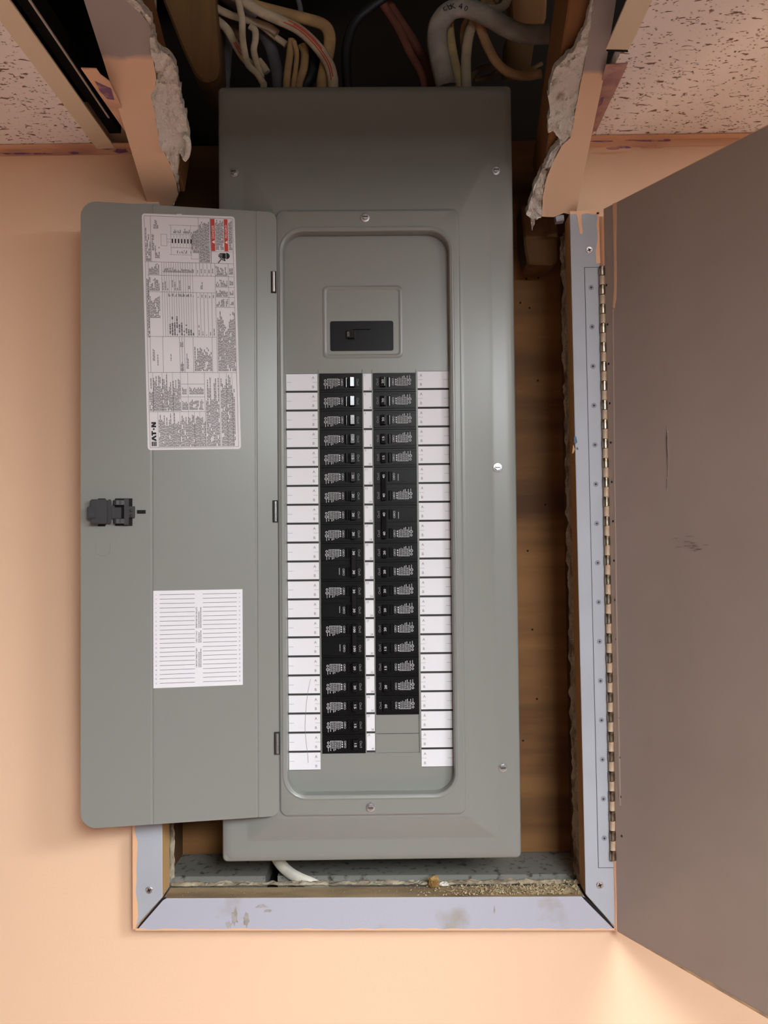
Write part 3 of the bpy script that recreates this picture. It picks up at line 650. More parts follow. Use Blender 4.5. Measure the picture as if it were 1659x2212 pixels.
for k in range(16):
    b = 621 + k * (1832 - 621) / 14.25; a = 1277 + (1306 - 1277) * (b - 621) / (1832 - 621)
    if b > 1850: break
    c = to_door(on_y(a, b, YF - .0006)); 
    if hs is None:
        m = MB(); lathe(m, [(.0036, .0004), (.0034, -.0002), (.0024, .0001), (.0009, 0)], (0, 0, 0), 14)
        m.box(-.0015, .0015, -.0006, -.0001, -.0004, .0004, 1); m.box(-.0004, .0004, -.0006, -.0001, -.0015, .0015, 1); o = m.build('hinge_screw', [mat('screw_paint', srgb(150, 150, 160), .6), M_ink], hroot); hs = o.data
    else: o = part('hinge_screw', hs, hroot)
    o.location = c; o.rotation_euler = (0, 0, -ang)
dh = None
for k in range(16):
    b = 616 + k * 85; a = 1310 + (1343 - 1310) * k / 14
    if b > 1850: break
    x_, z_ = lx(a, b)
    if dh is None:
        m = MB(); lathe(m, [(.0018, .0003), (.0015, -.0003), (.0006, -.0003)], (0, 0, 0), 10); o = m.build('screw_tip', M_ink, ad); dh = o.data
    else: o = part('screw_tip', dh, ad)
    o.location = (x_, 0, z_)

# ================================================================== BREAKER PANEL
PM = Matrix.Translation((-.2299, -.0177, 1.1984)) @ Euler((.0117, .0005, .0207)).to_matrix().to_4x4()
bp = tag(empty('breaker_panel'), 'grey steel electrical breaker panel with its narrow door folded open', 'electrical panel'); bp.matrix_world = PM
mm_ = .001
PW, PH = .394, 1.0303
ins = lambda d, r, y: rrect(d, PW - d, d, PH - d, max(r - d, .0015), y)
rings = [ins(0, .007, .012), ins(0, .007, .004)]
for k in range(1, 9):
    a = math.radians(90 * k / 8); rings.append(ins(.004 * (1 - math.cos(a)), .007, .004 - .004 * math.sin(a)))
rings = [ins(0, .007, .012), ins(0, .007, .0065)]
for k in range(1, 8):
    a = math.radians(78 * k / 7); rings.append(ins(.0034 * (1 - math.cos(a)), .007, .0065 - .0046 * math.sin(a)))
for d_, y_ in ((.0036, .00165), (.0052, .0011), (.0072, .00062), (.0095, .00027), (.012, .00007), (.0145, 0)): rings.append(ins(d_, .016, y_))
BO = (.034, .3625, .029, .932, .004); BI = (.075, .3235, .0605, .8605, .004)
def lerp_rr(t, y): return rrect(*[BO[k] + (BI[k] - BO[k]) * t for k in range(4)], BO[4], y)
rings += [lerp_rr(-.06, 0), lerp_rr(0, -.0002), lerp_rr(.05, -.0007), lerp_rr(.97, -.0098), lerp_rr(1.0, -.0099)]
EM = lambda d, r, y: rrect(.0755 + d, .3225 - d, .061 + d, .860 - d, r, y)
rings += [EM(.001, .010, -.0099), EM(.0022, .010, -.0103), EM(.0036, .0095, -.0117), EM(.005, .009, -.0121)]
RC = lambda d, y: rrect(.0848 + d, .3086 - d, .0875 + d, .8320 - d, .029 - d, y, 12)
rings += [RC(-.0035, -.0121), RC(-.0026, -.0126), RC(-.0012, -.0127), RC(0, -.0122)]
for k in range(1, 7):
    a = math.radians(90 * k / 6); rings.append(RC(.0028 * math.sin(a), -.0122 + .0028 * (1 - math.cos(a))))
rings += [RC(.0031, .0052)]
m = MB(); m.loft(rings, 0, True); m.build('cover', M_grey, bp, smooth=14)
# enclosure
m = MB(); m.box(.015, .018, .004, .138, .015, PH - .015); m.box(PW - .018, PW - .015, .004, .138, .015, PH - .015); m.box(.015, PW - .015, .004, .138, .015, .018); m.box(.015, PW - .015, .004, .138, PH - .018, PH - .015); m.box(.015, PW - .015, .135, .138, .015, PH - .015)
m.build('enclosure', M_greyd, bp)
# dead front with breaker openings
YD = .004
LX0, LX1, RX0, RX1, CZ0, CZ1 = .1318, .1902, .2034, .2616, .1400, .6440
P_ = (CZ1 - CZ0) / 20
def isopen(x, z):
    if LX0 < x < LX1 and CZ0 < z < CZ1: return True
    if RX0 < x < RX1 and CZ0 < z < CZ1: return True
    return .1474 < x < .2320 and .6737 < z < .7140
m = MB(); grid_plate(m, [.082, LX0, .1474, LX1, RX0, .2320, RX1, .312], [.084, CZ0, CZ1, .6737, .7140, .836], isopen, YD, YD + .0015)
dfp = m.build('dead_front', M_grey, bp)
# thin pressed ribs beside the openings
m = MB()
for x in (LX0, LX1, RX0, RX1): m.box(x - .0006, x + .0006, YD - .0012, YD, CZ0 - .0, CZ1 + .0045)
m.build('pressed_rib', M_grey, bp, bevel=.0003)
# pressed frame around the main breaker
R3 = lambda d, y: rrect(.1398 + d, .2425 - d, .6660 + d, .7590 - d, .006 - d * .5, y, 8)
m = MB()
for sx, cx in ((1, .1474), (-1, .2320)):
    for sz, cz in ((1, .6737), (-1, .7140)):
        r_ = .003; m.prism([(cx, YD, cz)] + [(cx + sx * (r_ - r_ * math.sin(math.radians(a))), YD, cz + sz * (r_ - r_ * math.cos(math.radians(a)))) for a in range(0, 91, 15)], (0, .0015, 0))
m.build('rounded_corner', M_grey, bp)['kind'] = 'stuff'
m = MB(); m.loft([R3(-.0024, YD - .0001), R3(-.0008, YD - .0009), R3(.0006, YD - .0013), R3(.0022, YD - .0009), R3(.0034, YD - .0001)], 0); m.build('pressed_frame', M_grey, bp, smooth=40)
# blanks for the two unused spaces
for k in range(2):
    z0 = CZ0 + k * P_ + .0003; MB().box(RX0 + .0004, RX1 - .0004, YD + .0004, YD + .0014, z0, z0 + P_ - .0007).build('blank_plate', M_grey, bp)
MB().box(RX0, RX1, YD + .003, YD + .004, CZ0, CZ0 + 2 * P_).build('blank_backing', M_dark, bp)

# circuit label cards: 21 rows at each side, 20 number cards in the middle
def card(x0, x1, z0, z1, y=YD - .0006): return MB().box(x0, x1, y, YD, z0, z1)
for side, (x0, x1, ztop) in (('l', (.0887, .1300, .6434)), ('r', (.2636, .3050, .6456))):
    for k in range(21):
        zt = ztop - k * .02509; zb = zt - .0222
        c = card(x0, x1, zb, zt).build('label_card', M_paper, bp)
        m = MB(); ya = YD - .0008
        zc = (zt + zb) / 2
        if side == 'l':
            text(m, 'A', x1 - .0055, zt - .0052, ya, .0034); text(m, 'B', x1 - .0055, zb + .0048, ya, .0034)
            rect(m, x1 - .0065, x1 - .0004, zc - .00015, zc + .00015, ya); rect(m, x0 + .0004, x0 + .0068, zc - .00015, zc + .00015, ya)
        else:
            text(m, 'A', x0 + .0045, zt - .0052, ya, .0034); text(m, 'B', x0 + .0045, zb + .0048, ya, .0034)
            rect(m, x0 + .0004, x0 + .0065, zc - .00015, zc + .00015, ya); rect(m, x1 - .0068, x1 - .0004, zc - .00015, zc + .00015, ya)
        m.build('card_print', M_inkg, c)['kind'] = 'stuff'
        if k < 20: MB().box(x0 - (.0014 if side == 'l' else 0), x1 + (.0012 if side == 'r' else 0), YD - .0003, YD, zb - .0026, zb - .0002).build('card_divider', M_slot, bp)
    rect_ = MB().box(x0, x1, YD - .0003, YD, ztop - 20 * .02509 - .0222 - .0006, ztop - 20 * .02509 - .0222).build('card_divider', M_slot, bp)
    rect_ = MB().box(x0, x1, YD - .0003, YD, ztop, ztop + .0006).build('card_divider', M_slot, bp)
for k in range(20):
    zt = CZ1 - .001 - k * .02511; zb = zt - .0222; x0, x1 = .1912, .2022
    c = card(x0, x1, zb, zt).build('number_card', M_paper, bp); m = MB(); ya = YD - .0008
    n1, n2 = str(2 * k + 1), str(2 * k + 2)
    text(m, n1, x0 + .0020 + .0009 * (len(n1) - 1), zt - .0022, ya, .0027); text(m, n2, x1 - .0021 - .0009 * (len(n2) - 1), zb + .0022, ya, .0027)
    m.build('card_print', M_inkg, c)['kind'] = 'stuff'
    MB().box(x0, x1, YD - .0003, YD, zb - .0026, zb - .0003).build('card_divider', M_slot, bp)
# a hair-thin pencil scratch over the lower left cards
m = MB(); pts = [(671, 1466), (666, 1490), (662, 1520), (660, 1548), (659, 1575), (661, 1600), (665, 1632), (666, 1648)]
inv = PM.inverted()
def ploc(px, py, y):
    c = inv @ CAM; d = inv.to_3x3() @ ray(px, py); t_ = (y - c.y) / d.y; return c + d * t_
tube(m, [ploc(a, b, YD - .0009) for a, b in pts], .00018, .0001, 4, 5); m.build('pencil_scratch', M_inkg, bp)

# cover screws
def cover_screw(x, z, y, rr=.0062, seed=0):
    m = MB(); rnd = random.Random(seed)
    lathe(m, [(rr, 0), (rr, -.0006), (rr * .92, -.0012), (rr * .66, -.0014)], (0, 0, 0), 24, 0)
    hexr = [(rr * .66, -.0012), (rr * .66, -.0036), (rr * .58, -.0044), (rr * .3, -.0044)]
    rings = [[(r * math.cos(2 * math.pi * k / 6), yy, r * math.sin(2 * math.pi * k / 6)) for k in range(6)] for r, yy in hexr]; m.loft(rings, 0, True, False, True)
    a = rnd.uniform(0, 3.14); ux, uz = math.cos(a), math.sin(a); w, L = .0006, rr * .52
    m.face([(ux * L - uz * w, -.0046, uz * L + ux * w), (-ux * L - uz * w, -.0046, -uz * L + ux * w), (-ux * L + uz * w, -.0046, -uz * L - ux * w), (ux * L + uz * w, -.0046, uz * L - ux * w)], 1)
    o = m.build('cover_screw', [M_chrome, M_ink], bp, smooth=25); o.location = (x, y, z); o.rotation_euler = (0, a, 0)
for k, (x, z, y) in enumerate(((.0216, .9134, 0), (.3715, .9138, 0), (.3683, .5158, 0), (.3706, .1205, 0), (.1961, .8470, -.0121), (.1959, .0745, -.0121))): cover_screw(x, z, y, .0062, k)
# hinge barrels of the narrow door
for z1_ in (.7742, .4735, .1725):
    m = MB(); m.box(-.0040, .0030, -.0002, .0022, -.0275, .0012, 1)
    m.loft([[(.0019 * math.cos(2 * math.pi * q / 12), -.0012 + .0019 * math.sin(2 * math.pi * q / 12), z) for q in range(12)] for z in (-.0262, 0)], 0, True, True, True)
    o = m.build('door_hinge', [M_chrome, M_ink], bp, smooth=40); o.location = (.0755, -.0162, z1_)

# ------------------------------------------------------------------ narrow panel door
DMw = Matrix.Translation((-.3941, -.078, 1.2635)) @ Euler((.0137, .0014, .1935)).to_matrix().to_4x4()
DL = PM.inverted() @ DMw
W_, H_ = .2459, .7888
pd = empty('panel_door'); pd.parent = bp; pd.matrix_basis = DL
# sheet: corners 20 mm at the free side, 10 mm at the hinge side; two pressed creases run its height
def door_outline(n=8):
    pts = []
    for cx, cz, r, a0 in ((W_ - .011, H_ - .011, .011, 0), (.020, H_ - .020, .020, 90), (.020, .020, .020, 180), (W_ - .011, .011, .011, 270)):
        for k in range(n + 1): a = math.radians(a0 + 90 * k / n); pts.append((cx + r * math.cos(a), cz + r * math.sin(a)))
    return pts
O = door_outline()
def zspan(x):
    def yz(top):
        r, cx = (.020, .020) if x < .02 else ((.011, W_ - .011) if x > W_ - .011 else (0, x))
        d = r - math.sqrt(max(0, r * r - (x - cx) ** 2)) if r else 0
        return H_ - d if top else d
    return yz(False), yz(True)
xs = sorted(set([.020 - .020 * math.cos(math.radians(a)) for a in range(0, 91, 6)] + [W_ - .011 + .011 * math.sin(math.radians(a)) for a in range(0, 91, 9)] + [.0850, .0862, .0874, .0886, .2165, .2177, .2190, .2202]))
prof = lambda x: (.0005 if abs(x - .0868) < .0008 else 0) + (.0006 if abs(x - .2184) < .0009 else 0)
front = [[(x, prof(x), zspan(x)[0]), (x, prof(x), zspan(x)[1])] for x in xs]
m = MB(); m.loft(front, 0, False); m.loft([[(p[0], p[1] + .0016, p[2]) for p in r] for r in front], 0, False)
m.loft([[(r[0][0], r[0][1], r[0][2]), (r[0][0], r[0][1] + .0016, r[0][2])] for r in front], 0, False); m.loft([[(r[1][0], r[1][1], r[1][2]), (r[1][0], r[1][1] + .0016, r[1][2])] for r in front], 0, False)
m.face([front[0][0], front[0][1], (front[0][1][0], .0016, front[0][1][2]), (front[0][0][0], .0016, front[0][0][2])])
m.face([front[-1][0], front[-1][1], (front[-1][1][0], .0016, front[-1][1][2]), (front[-1][0][0], .0016, front[-1][0][2])])
m.build('door_sheet', M_grey, pd, smooth=20)
# faint pressed outline under the latch
m = MB(); pts = [(.0185, .355), (.0185, .346), (.021, .342), (.0265, .3395), (.032, .341), (.0355, .345), (.0357, .356)]
tube(m, [Vector((x, 0, z)) for x, z in pts], .0004, .00025, 5, 6); m.build('pressed_mark', M_grey, pd)

# latch
def lt(u, v): return (u * .0000595 - .0081, .4280 - v * .00006)
def lbox(m, u0, u1, v0, v1, y0, y1, mi=0):
    x0, z1_ = lt(u0, v0); x1, z0 = lt(u1, v1); m.box(x0, x1, y0, y1, z0, z1_, mi)
m = MB(); lbox(m, 490, 640, 262, 845, -.0012, 0); lbox(m, 838, 1192, 262, 838, -.0012, 0); m.build('latch_slot', M_dark, pd)
m = MB(); lbox(m, 355, 690, 285, 800, -.011, -.0008); lbox(m, 300, 470, 430, 690, -.0135, -.004); lbox(m, 685, 770, 285, 800, -.0055, -.0008); lbox(m, 760, 840, 410, 700, -.0045, -.0008)
m.build('latch_body', M_latch, pd, bevel=.0011, segs=2)
for v0 in (300, 690):
    m = MB(); x0, z1_ = lt(805, v0); x1, z0 = lt(1070, v0 + 105)
    prof_ = [(x0, -.0010), (x0, -.0045), (x0 + .0012, -.0072), (x0 + .0040, -.0084), (x0 + .0075, -.0080), (x0 + .0100, -.0066), (x1, -.0060), (x1, -.0010)]
    m.prism([(x, y, z0) for x, y in prof_], (0, 0, z1_ - z0)); m.build('latch_arm', M_latch, pd, bevel=.0003)
m = MB(); lbox(m, 1025, 1130, 275, 825, -.0062, -.0008); lbox(m, 820, 970, 450, 690, -.0024, -.0010); m.build('latch_bar', M_latch, pd, bevel=.0005)
m = MB(); lbox(m, 1100, 1250, 430, 670, -.0050, -.0008)
for v in (520, 630):
    x, z = lt(1180, v); lathe(m, [(.0022, -.0048), (.0017, -.0066), (.0008, -.0072)], (x, 0, z), 10)
m.build('latch_tongue', M_latch, pd, bevel=.0004)
m = MB(); lbox(m, 1283, 1465, 508, 585, -.0004, .0002); m.build('slot', M_dark, pd)

# ------------------------------------------------------------------ wiring sticker on the door
ST_O = Vector((.0746, 0, .7770)); ST_A = math.radians(1.35)
def sp(s, t, y):       # sticker mm (right, down) -> door local
    x, z = s * mm_, -t * mm_
    return (ST_O.x + x * math.cos(ST_A) - z * math.sin(ST_A), y, ST_O.z + x * math.sin(ST_A) + z * math.cos(ST_A))
class SK(MB):
    def r(s, a0, a1, b0, b1, y, mi=0): s.face([sp(a0, b1, y), sp(a1, b1, y), sp(a1, b0, y), sp(a0, b0, y)], mi)
    def line(s, a0, b0, a1, b1, w=.35, y=-.00045, mi=0):
        if a0 == a1: s.r(a0 - w / 2, a0 + w / 2, b0, b1, y, mi)
        else: s.r(a0, a1, b0 - w / 2, b0 + w / 2, y, mi)
    def rot(s, f):
        s.v = [f(v) for v in s.v]
SW, SH = 117.2, 303.3
sk = SK(); pts = []
for p in rrect(0, SW, 0, SH, 4.0, 0, 6): pts.append(Vector(sp(p[0], p[2], -.0002)))
# torn nick in the top edge
sk.prism(pts, (0, .0002, 0)); stk = sk.build('wiring_sticker', M_sticker, pd)
stk['label'] = 'white wiring instruction sticker with red danger bars'
nick = MB().prism([sp(a, b, -.0004) for a, b in ((36, .2), (42, 1.2), (44, -.6), (50, -1.0), (49, 1.6), (45, 3.6), (42, 2.8), (39, 1.2))], (0, .0003, 0)); nick.build('torn_nick', M_sticker, pd)
fine = SK(); lines = SK(); rnd = random.Random(21)
def micro(s0, s1, t0, t1, pitch=1.55, fill=.9, w=.62, ragged=.45):
    """columns of tiny upward-reading words"""
    s = s0 + pitch * .6
    while s < s1 - .3:
        t = t1 - .8; end = t0 + .8 + (rnd.random() ** 2) * ragged * (t1 - t0)
        while t > end:
            L = rnd.uniform(1.2, 5.0)
            if t - L < end: break
            if rnd.random() < fill: fine.r(s - pitch * w / 2, s + pitch * w / 2, t - L, t, -.0004)
            t -= L + rnd.uniform(.4, .8)
        s += pitch
B3 = 3.0
for a in ((B3, B3, B3, SH - 3), (SW - B3, B3, SW - B3, SH - 3), (B3, B3, SW - B3, B3), (B3, SH - 3, SW - B3, SH - 3)): lines.line(*a)
for s_, t0, t1 in ((10.5, 3, 62), (70.5, 3, 62), (85.5, 3, 62)): lines.line(s_, t0, s_, t1)
lines.line(3, 62, SW - 3, 62)
micro(3.5, 10, 16, 62, 1.6, ragged=.6); micro(71, 85, 4, 62, 1.45, .96, ragged=.12); micro(91.6, 102.2, 4, 45, 1.5, .92, ragged=.12); micro(108.6, 114, 4, 45, 1.5, .92, ragged=.12)
# small one-line diagram
micro(14, 21, 6, 20, 1.5, ragged=.6); micro(11.5, 14.5, 22, 48, 1.4, ragged=.5); micro(15, 22, 38, 58, 1.5, ragged=.6)
for a in ((23, 26, 23, 41), (30.5, 26, 30.5, 41), (23, 26, 30.5, 26), (23, 41, 30.5, 41), (35.5, 14, 35.5, 52), (35.5, 25.6, 64, 25.6), (35.5, 43, 64, 43), (58, 8, 58, 8.4), (33, 14, 62, 14), (33, 52, 62, 52), (30.5, 32, 36, 32), (30.5, 36, 36, 36)): lines.line(*a, w=.25)
blk = SK()
for k in range(7):
    s_ = 36.5 + k * 3.9; blk.r(s_, s_ + 1.6, 31.5, 37.2, -.0005); lines.line(s_ + 2.6, 25.6, s_ + 2.6, 43, .2)
micro(37, 62, 17, 25, 1.4, .8, ragged=.7); micro(37, 62, 44.5, 51, 1.4, .8, ragged=.7)
for a in ((60.5, 14, 60.5, 57), (60.5, 14, 70, 14), (60.5, 57, 70, 57)): lines.line(*a, w=.25)
micro(61, 70, 17, 50, 1.3, .97, ragged=.25)
# red hazard bars
red = SK(); red.r(86.4, 91.2, 4, 46, -.00045); red.r(103, 107.8, 4, 46, -.00045); red.build('hazard_bar', M_red, pd)
wtx = SK()
def stext(mb, s_, st, tt, h, length, mi=0, bold=0.0, y=-.0006):
    V, F, asp = glyphs(s_, bold); i = len(mb.v)
    for u, w in V: mb.v.append(sp(st - w * -h * -1 * 1.0 if False else st - w * h, tt - u * length, y))
    for f in F: mb.f.append(tuple(i + k for k in f)); mb.m.append(mi)
def stext_up(mb, s_, st, tt, h, length, **k):
    """text reading upwards: its right is up, its top is left"""
    stext(mb, s_, st, tt, h, length, **k)
stext_up(wtx, 'DANGER', 88.9, 21, 2.6, 17); stext_up(wtx, 'PELIGRO', 105.5, 20, 2.6, 17)
for s_ in (88.9, 105.5): wtx.face([sp(s_ + 1.7, 32, -.0006), sp(s_ + 1.7, 36.4, -.0006), sp(s_ - 1.9, 34.2, -.0006)])
wtx.build('hazard_words', M_paper, pd)
# electric shock pictogram: hand, cuff and bolt
def tri(*p): blk.face([sp(a, b, -.0005) for a, b in p])
hx0 = 103
for k, (t_, top) in enumerate(((48.6, 96.5), (50.4, 95), (52.2, 95), (54.0, 96.5))): blk.r(top, hx0, t_, t_ + 1.35, -.0005)
blk.r(100.2, 104.4, 48.5, 55.6, -.0005)
blk.face([sp(105 + 4.5 * math.sin(math.pi * k / 12), 52 - 4.2 * math.cos(math.pi * k / 12), -.0005) for k in range(13)])
for a, b in (((94.5, 61.5), (98.6, 56.2)), ((98.6, 56.2), (103.6, 58.4)), ((103.6, 58.4), (102, 55.4))):
    d = Vector((b[0] - a[0], b[1] - a[1])); n_ = Vector((-d.y, d.x)).normalized() * .55
    blk.face([sp(a[0] + n_.x, a[1] + n_.y, -.0005), sp(a[0] - n_.x, a[1] - n_.y, -.0005), sp(b[0] - n_.x, b[1] - n_.y, -.0005), sp(b[0] + n_.x, b[1] + n_.y, -.0005)])
lines.line(86, 46.6, SW - 3, 46.6, .2); lines.line(86, 4, 86, 62, .25)
# rating tables
lines.line(5, 79, 90, 79); lines.line(5, 100.5, 90, 100.5); lines.line(90, 62, 90, 204); lines.line(5, 158, 90, 158); lines.line(3, 204, SW - 3, 204); lines.line(6.5, 62, 6.5, 204)
micro(3.4, 6.4, 80, 160, 1.5, .97, ragged=.05)
micro(7, 20, 63, 79, 1.6); micro(7, 20, 80, 100, 1.6); micro(7, 20, 102, 135, 1.6, ragged=.3)
for k in range(14):
    s_ = 23 + k * 2.95; lines.line(s_, 62, s_, 158, .28)
    if k > 2: lines.line(s_, 100.5, s_, 158, .28)
for s_ in (66, 70.5, 75, 80, 85): lines.line(s_, 62, s_, 79); lines.line(s_, 100.5, s_, 158)
micro(24, 64, 68, 76, 1.45, 1, ragged=.05)
for s_ in (68, 72.8, 77.5, 82.5, 87.2): micro(s_ - 1, s_ + 1, 68, 76, 1.5, 1, ragged=.1); micro(s_ - 1, s_ + 1, 101, 108, 1.5, 1, ragged=.1); micro(s_ - 1, s_ + 1, 140, 157, 1.5, .8, ragged=.6)
for s_ in (24, 27, 30, 36, 39, 42, 45): micro(s_ - .8, s_ + .9, 84, 99, 1.5, .9, ragged=.8)
micro(55, 58, 84, 97, 1.4, 1); micro(71, 74, 84, 97, 1.4, 1); micro(30, 62, 101, 107, 1.4, 1, ragged=.05); micro(30, 62, 128, 157, 2.9, .7, ragged=.95)
for t_ in (79, 93, 106, 119): lines.line(90, t_, SW - 3, t_)
lines.line(107, 62, 107, 119)
for t0, t1 in ((63, 79), (80, 93), (94, 106), (107, 119)): micro(90.5, 106, t0, t1, 1.5, .85, ragged=.4); micro(108, 114, t0 + 2, t1 - 2, 1.6, .95, ragged=.1)
micro(91, 114, 121, 203, 1.62, .93, ragged=.3)
for s_ in (22, 43, 46, 49, 60, 84): lines.line(s_, 158, s_, 204)
micro(9, 12, 172, 190, 1.4, .9); micro(14.5, 17, 166, 196, 1.5, 1); micro(31, 33, 175, 190, 1.4, 1); micro(43.4, 48.6, 159, 172, 1.4, 1); micro(43.4, 48.6, 188, 203, 1.4, 1); micro(51, 54, 176, 200, 1.4, 1); micro(61, 84, 168, 203, 1.7, .9, ragged=.5)
# lower blocks
lines.line(3, 254.5, 73, 254.5); lines.line(73, 204, 73, 300)
for s_ in (8.5, 20, 26, 33, 43, 52): lines.line(s_, 204, s_, 254.5, .25)
lines.line(43, 219, 73, 219); lines.line(43, 235.5, 73, 235.5)
micro(3.5, 43, 205, 254, 1.62, .92, ragged=.5); micro(44.5, 50, 222, 233, 1.4, 1, ragged=.1); micro(53.5, 72, 222, 233, 1.5, 1, ragged=.02); micro(44, 52, 237, 253, 1.5, 1, ragged=.3); micro(53, 72, 237, 253, 1.5, .8, ragged=.2)
for s_ in (13.5, 33, 41, 52, 59, 66, 92, 101, 108): lines.line(s_, 204 if s_ > 73 else 254.5, s_, 300, .25)
micro(14, 73, 255, 300, 1.6, .94, ragged=.35); micro(74, 91, 206, 300, 1.7, .93, ragged=.35); micro(93, 112, 206, 300, 1.62, .95, ragged=.25)
fine.build('fine_print', M_inkg, pd); lines.build('ruled_lines', mat('rule_ink', srgb(86, 82, 84), .7), pd)
# maker's word mark, letters cut from bars: E A T dot N
def lm(t0, t1, a0, a1): blk.r(a0, a1, t0, t1, -.0005)
c0, c1 = 5.2, 11.0; hh = c1 - c0
lm(292.6, 298.4, c0, c0 + 1.5); lm(292.6, 298.4, c0 + 2.15, c0 + 3.65); lm(292.6, 298.4, c1 - 1.5, c1)
blk.face([sp(c1, 292.2, -.0005), sp(c1, 289.7, -.0005), sp(c0, 287.2, -.0005), sp(c0, 289.7, -.0005)])
blk.face([sp(c1, 284.2, -.00051), sp(c1, 286.7, -.00051), sp(c0, 289.7, -.00051), sp(c0, 287.2, -.00051)])
lm(278.9, 285.0, c0, c0 + 1.6); lm(280.8, 283.2, c0, c1)
blk.face([sp(8.1 + 1.15 * math.cos(2 * math.pi * k / 14), 276.6 + 1.15 * math.sin(2 * math.pi * k / 14), -.0005) for k in range(14)])
lm(272.1, 274.3, c0, c1); lm(267.6, 269.8, c0, c1); blk.face([sp(c0, 274.3, -.00052), sp(c0, 271.8, -.00052), sp(c1, 267.6, -.00052), sp(c1, 270.1, -.00052)])
blk.build('black_print', M_ink, pd)

# ------------------------------------------------------------------ circuit directory card on the door
CX0, CX1, CZb, CZt = .0882, .2001, .1714, .2948
MB().box(CX0, CX1, -.0003, 0, CZb, CZt).build('directory_card', M_paper, pd)['label'] = 'white circuit directory card with two ruled columns'
m = MB(); m2 = MB(); yk = -.0005
wC = CX1 - CX0; hC = CZt - CZb
for k in range(21):
    z = CZt - hC * (.042 + k * .0455); 
    rect(m2, CX0 + wC * .07, CX0 + wC * .46, z - .00025, z + .00025, yk); rect(m2, CX0 + wC * .55, CX0 + wC * .935, z - .00025, z + .00025, yk)
    text(m, str(2 * k + 1), CX0 + wC * .03, z, yk, .0017, ang=90); text(m, str(2 * k + 2), CX0 + wC * .965, z, yk, .0017, ang=90)
for s_, c_, L_ in (('CIRCUIT DIRECTORY', .70, .20), ('DIRECTORIO', .485, .12), ('REPERTOIRE DES CIRCUITS', .285, .215)):
    text(m, s_, CX0 + wC * .48, CZt - hC * c_, yk, .0021, hC * L_, 90, 0, .012 if L_ > .15 else 0)
    for q, dx in enumerate((.507, .527)):
        z = CZt - hC * (c_ + L_ / 2); e = z + hC * L_ * (1 if q else .85) * (.9 if L_ > .15 else .95)
        while z < e:
            L = rnd.uniform(.0008, .0024); rect(m, CX0 + wC * dx - .0005, CX0 + wC * dx + .0005, z, z + L, yk); z += L + .0004
m.build('directory_print', M_inkg, pd); m2.build('directory_lines', mat('directory_rule', srgb(96, 96, 98), .7), pd)

# ================================================================== CIRCUIT BREAKERS (each one lifts out)
YF_ = -.0022
def small_print(m, zc):
    """seal circles, wording columns and box of the breaker face, left-hand orientation"""
    y = YF_ - .0012
    disc(m, -.0203, zc - .0022, y, .0021, 0, 14, .0014); disc(m, -.0203, zc + .0024, y, .0016, 0, 12, .0009); rect(m, -.0206, -.0200, zc - .0090, zc - .0042, y)
    rect(m, -.0211, -.0195, zc - .0025, zc - .0020, y)
    rnd2 = random.Random(5)
    for k in range(7):
        x = -.0172 + k * .0021; z = zc + .0046; end = zc - .0052 - .003 * (k < 4) * rnd2.random()
        while z > end:
            L = rnd2.uniform(.0009, .0026); rect(m, x - .00045, x + .00045, z - L, z, y); z -= L + rnd2.uniform(.0003, .0006)
    for z in (.003, 0, -.003): rect(m, -.0030, -.0012, zc + z - .0009, zc + z + .0011, y)
    rect(m, -.0176, -.0022, zc + .0046, zc + .0049, y)
def offword(m, zc): text(m, 'Off/O', .0018, zc, YF_ - .0012, .0027, .0092, -90)
def onword(m, zc): text(m, 'On/I', .0226, zc, YF_ - .0012, .0030, .0088, -90)
def shell(poles):
    h = P_ * poles; m = MB(); zl_ = -h / 2
    m.box(-.029, .029, YF_ + .0014, .014, zl_ + .0002, zl_ + h - .0002)
    for k in range(poles):
        zc = zl_ + P_ * (k + .5); a, b = zc - .0098, zc + .0098
        # raised face with a slot left open for the handle
        xs_ = [-.0278, .0046, .0096, .0116, .0192, .0278]; zs_ = [a, zc - .0066, zc + .0066, b]
        grid_plate(m, xs_, zs_, lambda x, z: (.0046 < x < .0096 or .0116 < x < .0192) and abs(z - zc) < .0066, YF_, YF_ + .0014)
        # notched moulding around the wording
        for zz_ in (zc + .0085, zc - .0088): m.box(-.0262, -.013, YF_ - .0003, YF_, zz_ - .00015, zz_ + .00015); m.box(-.006, .0036, YF_ - .0003, YF_, zz_ - .00015, zz_ + .00015)
        m.box(-.013, -.0126, YF_ - .0003, YF_, zc + .0066, zc + .0085); m.box(-.0064, -.006, YF_ - .0003, YF_, zc + .0066, zc + .0085); m.box(-.0126, -.0064, YF_ - .0003, YF_, zc + .0064, zc + .0067)
    return m
def barrel(poles):
    m = MB()
    for k in range(poles):
        zc = -P_ * poles / 2 + P_ * (k + .5)
        m.loft([[(.0071 + .0026 * math.cos(math.radians(180 + a)), YF_ + .0014 + .0016 * math.sin(math.radians(180 + a)), z) for a in range(0, 181, 18)] for z in (zc - .0062, zc + .0062)], 0, False)
    return m
HT = math.radians(6.0)
def handle(poles):
    m = MB(); h = P_ * (poles - 1) / 2 + .0063
    f_ = lambda x: YF_ - .0058 + (x - .0154) * math.tan(HT)
    x0, x1 = .0120, .0188
    m.prism([(x0, .0, -h), (x0, f_(x0), -h), (x0 + .0007, f_(x0) - .0004, -h), (x1 - .0006, f_(x1) - .0004, -h), (x1, f_(x1) + .0002, -h), (x1 + .0003, .0, -h)], (0, 0, 2 * h))
    return m
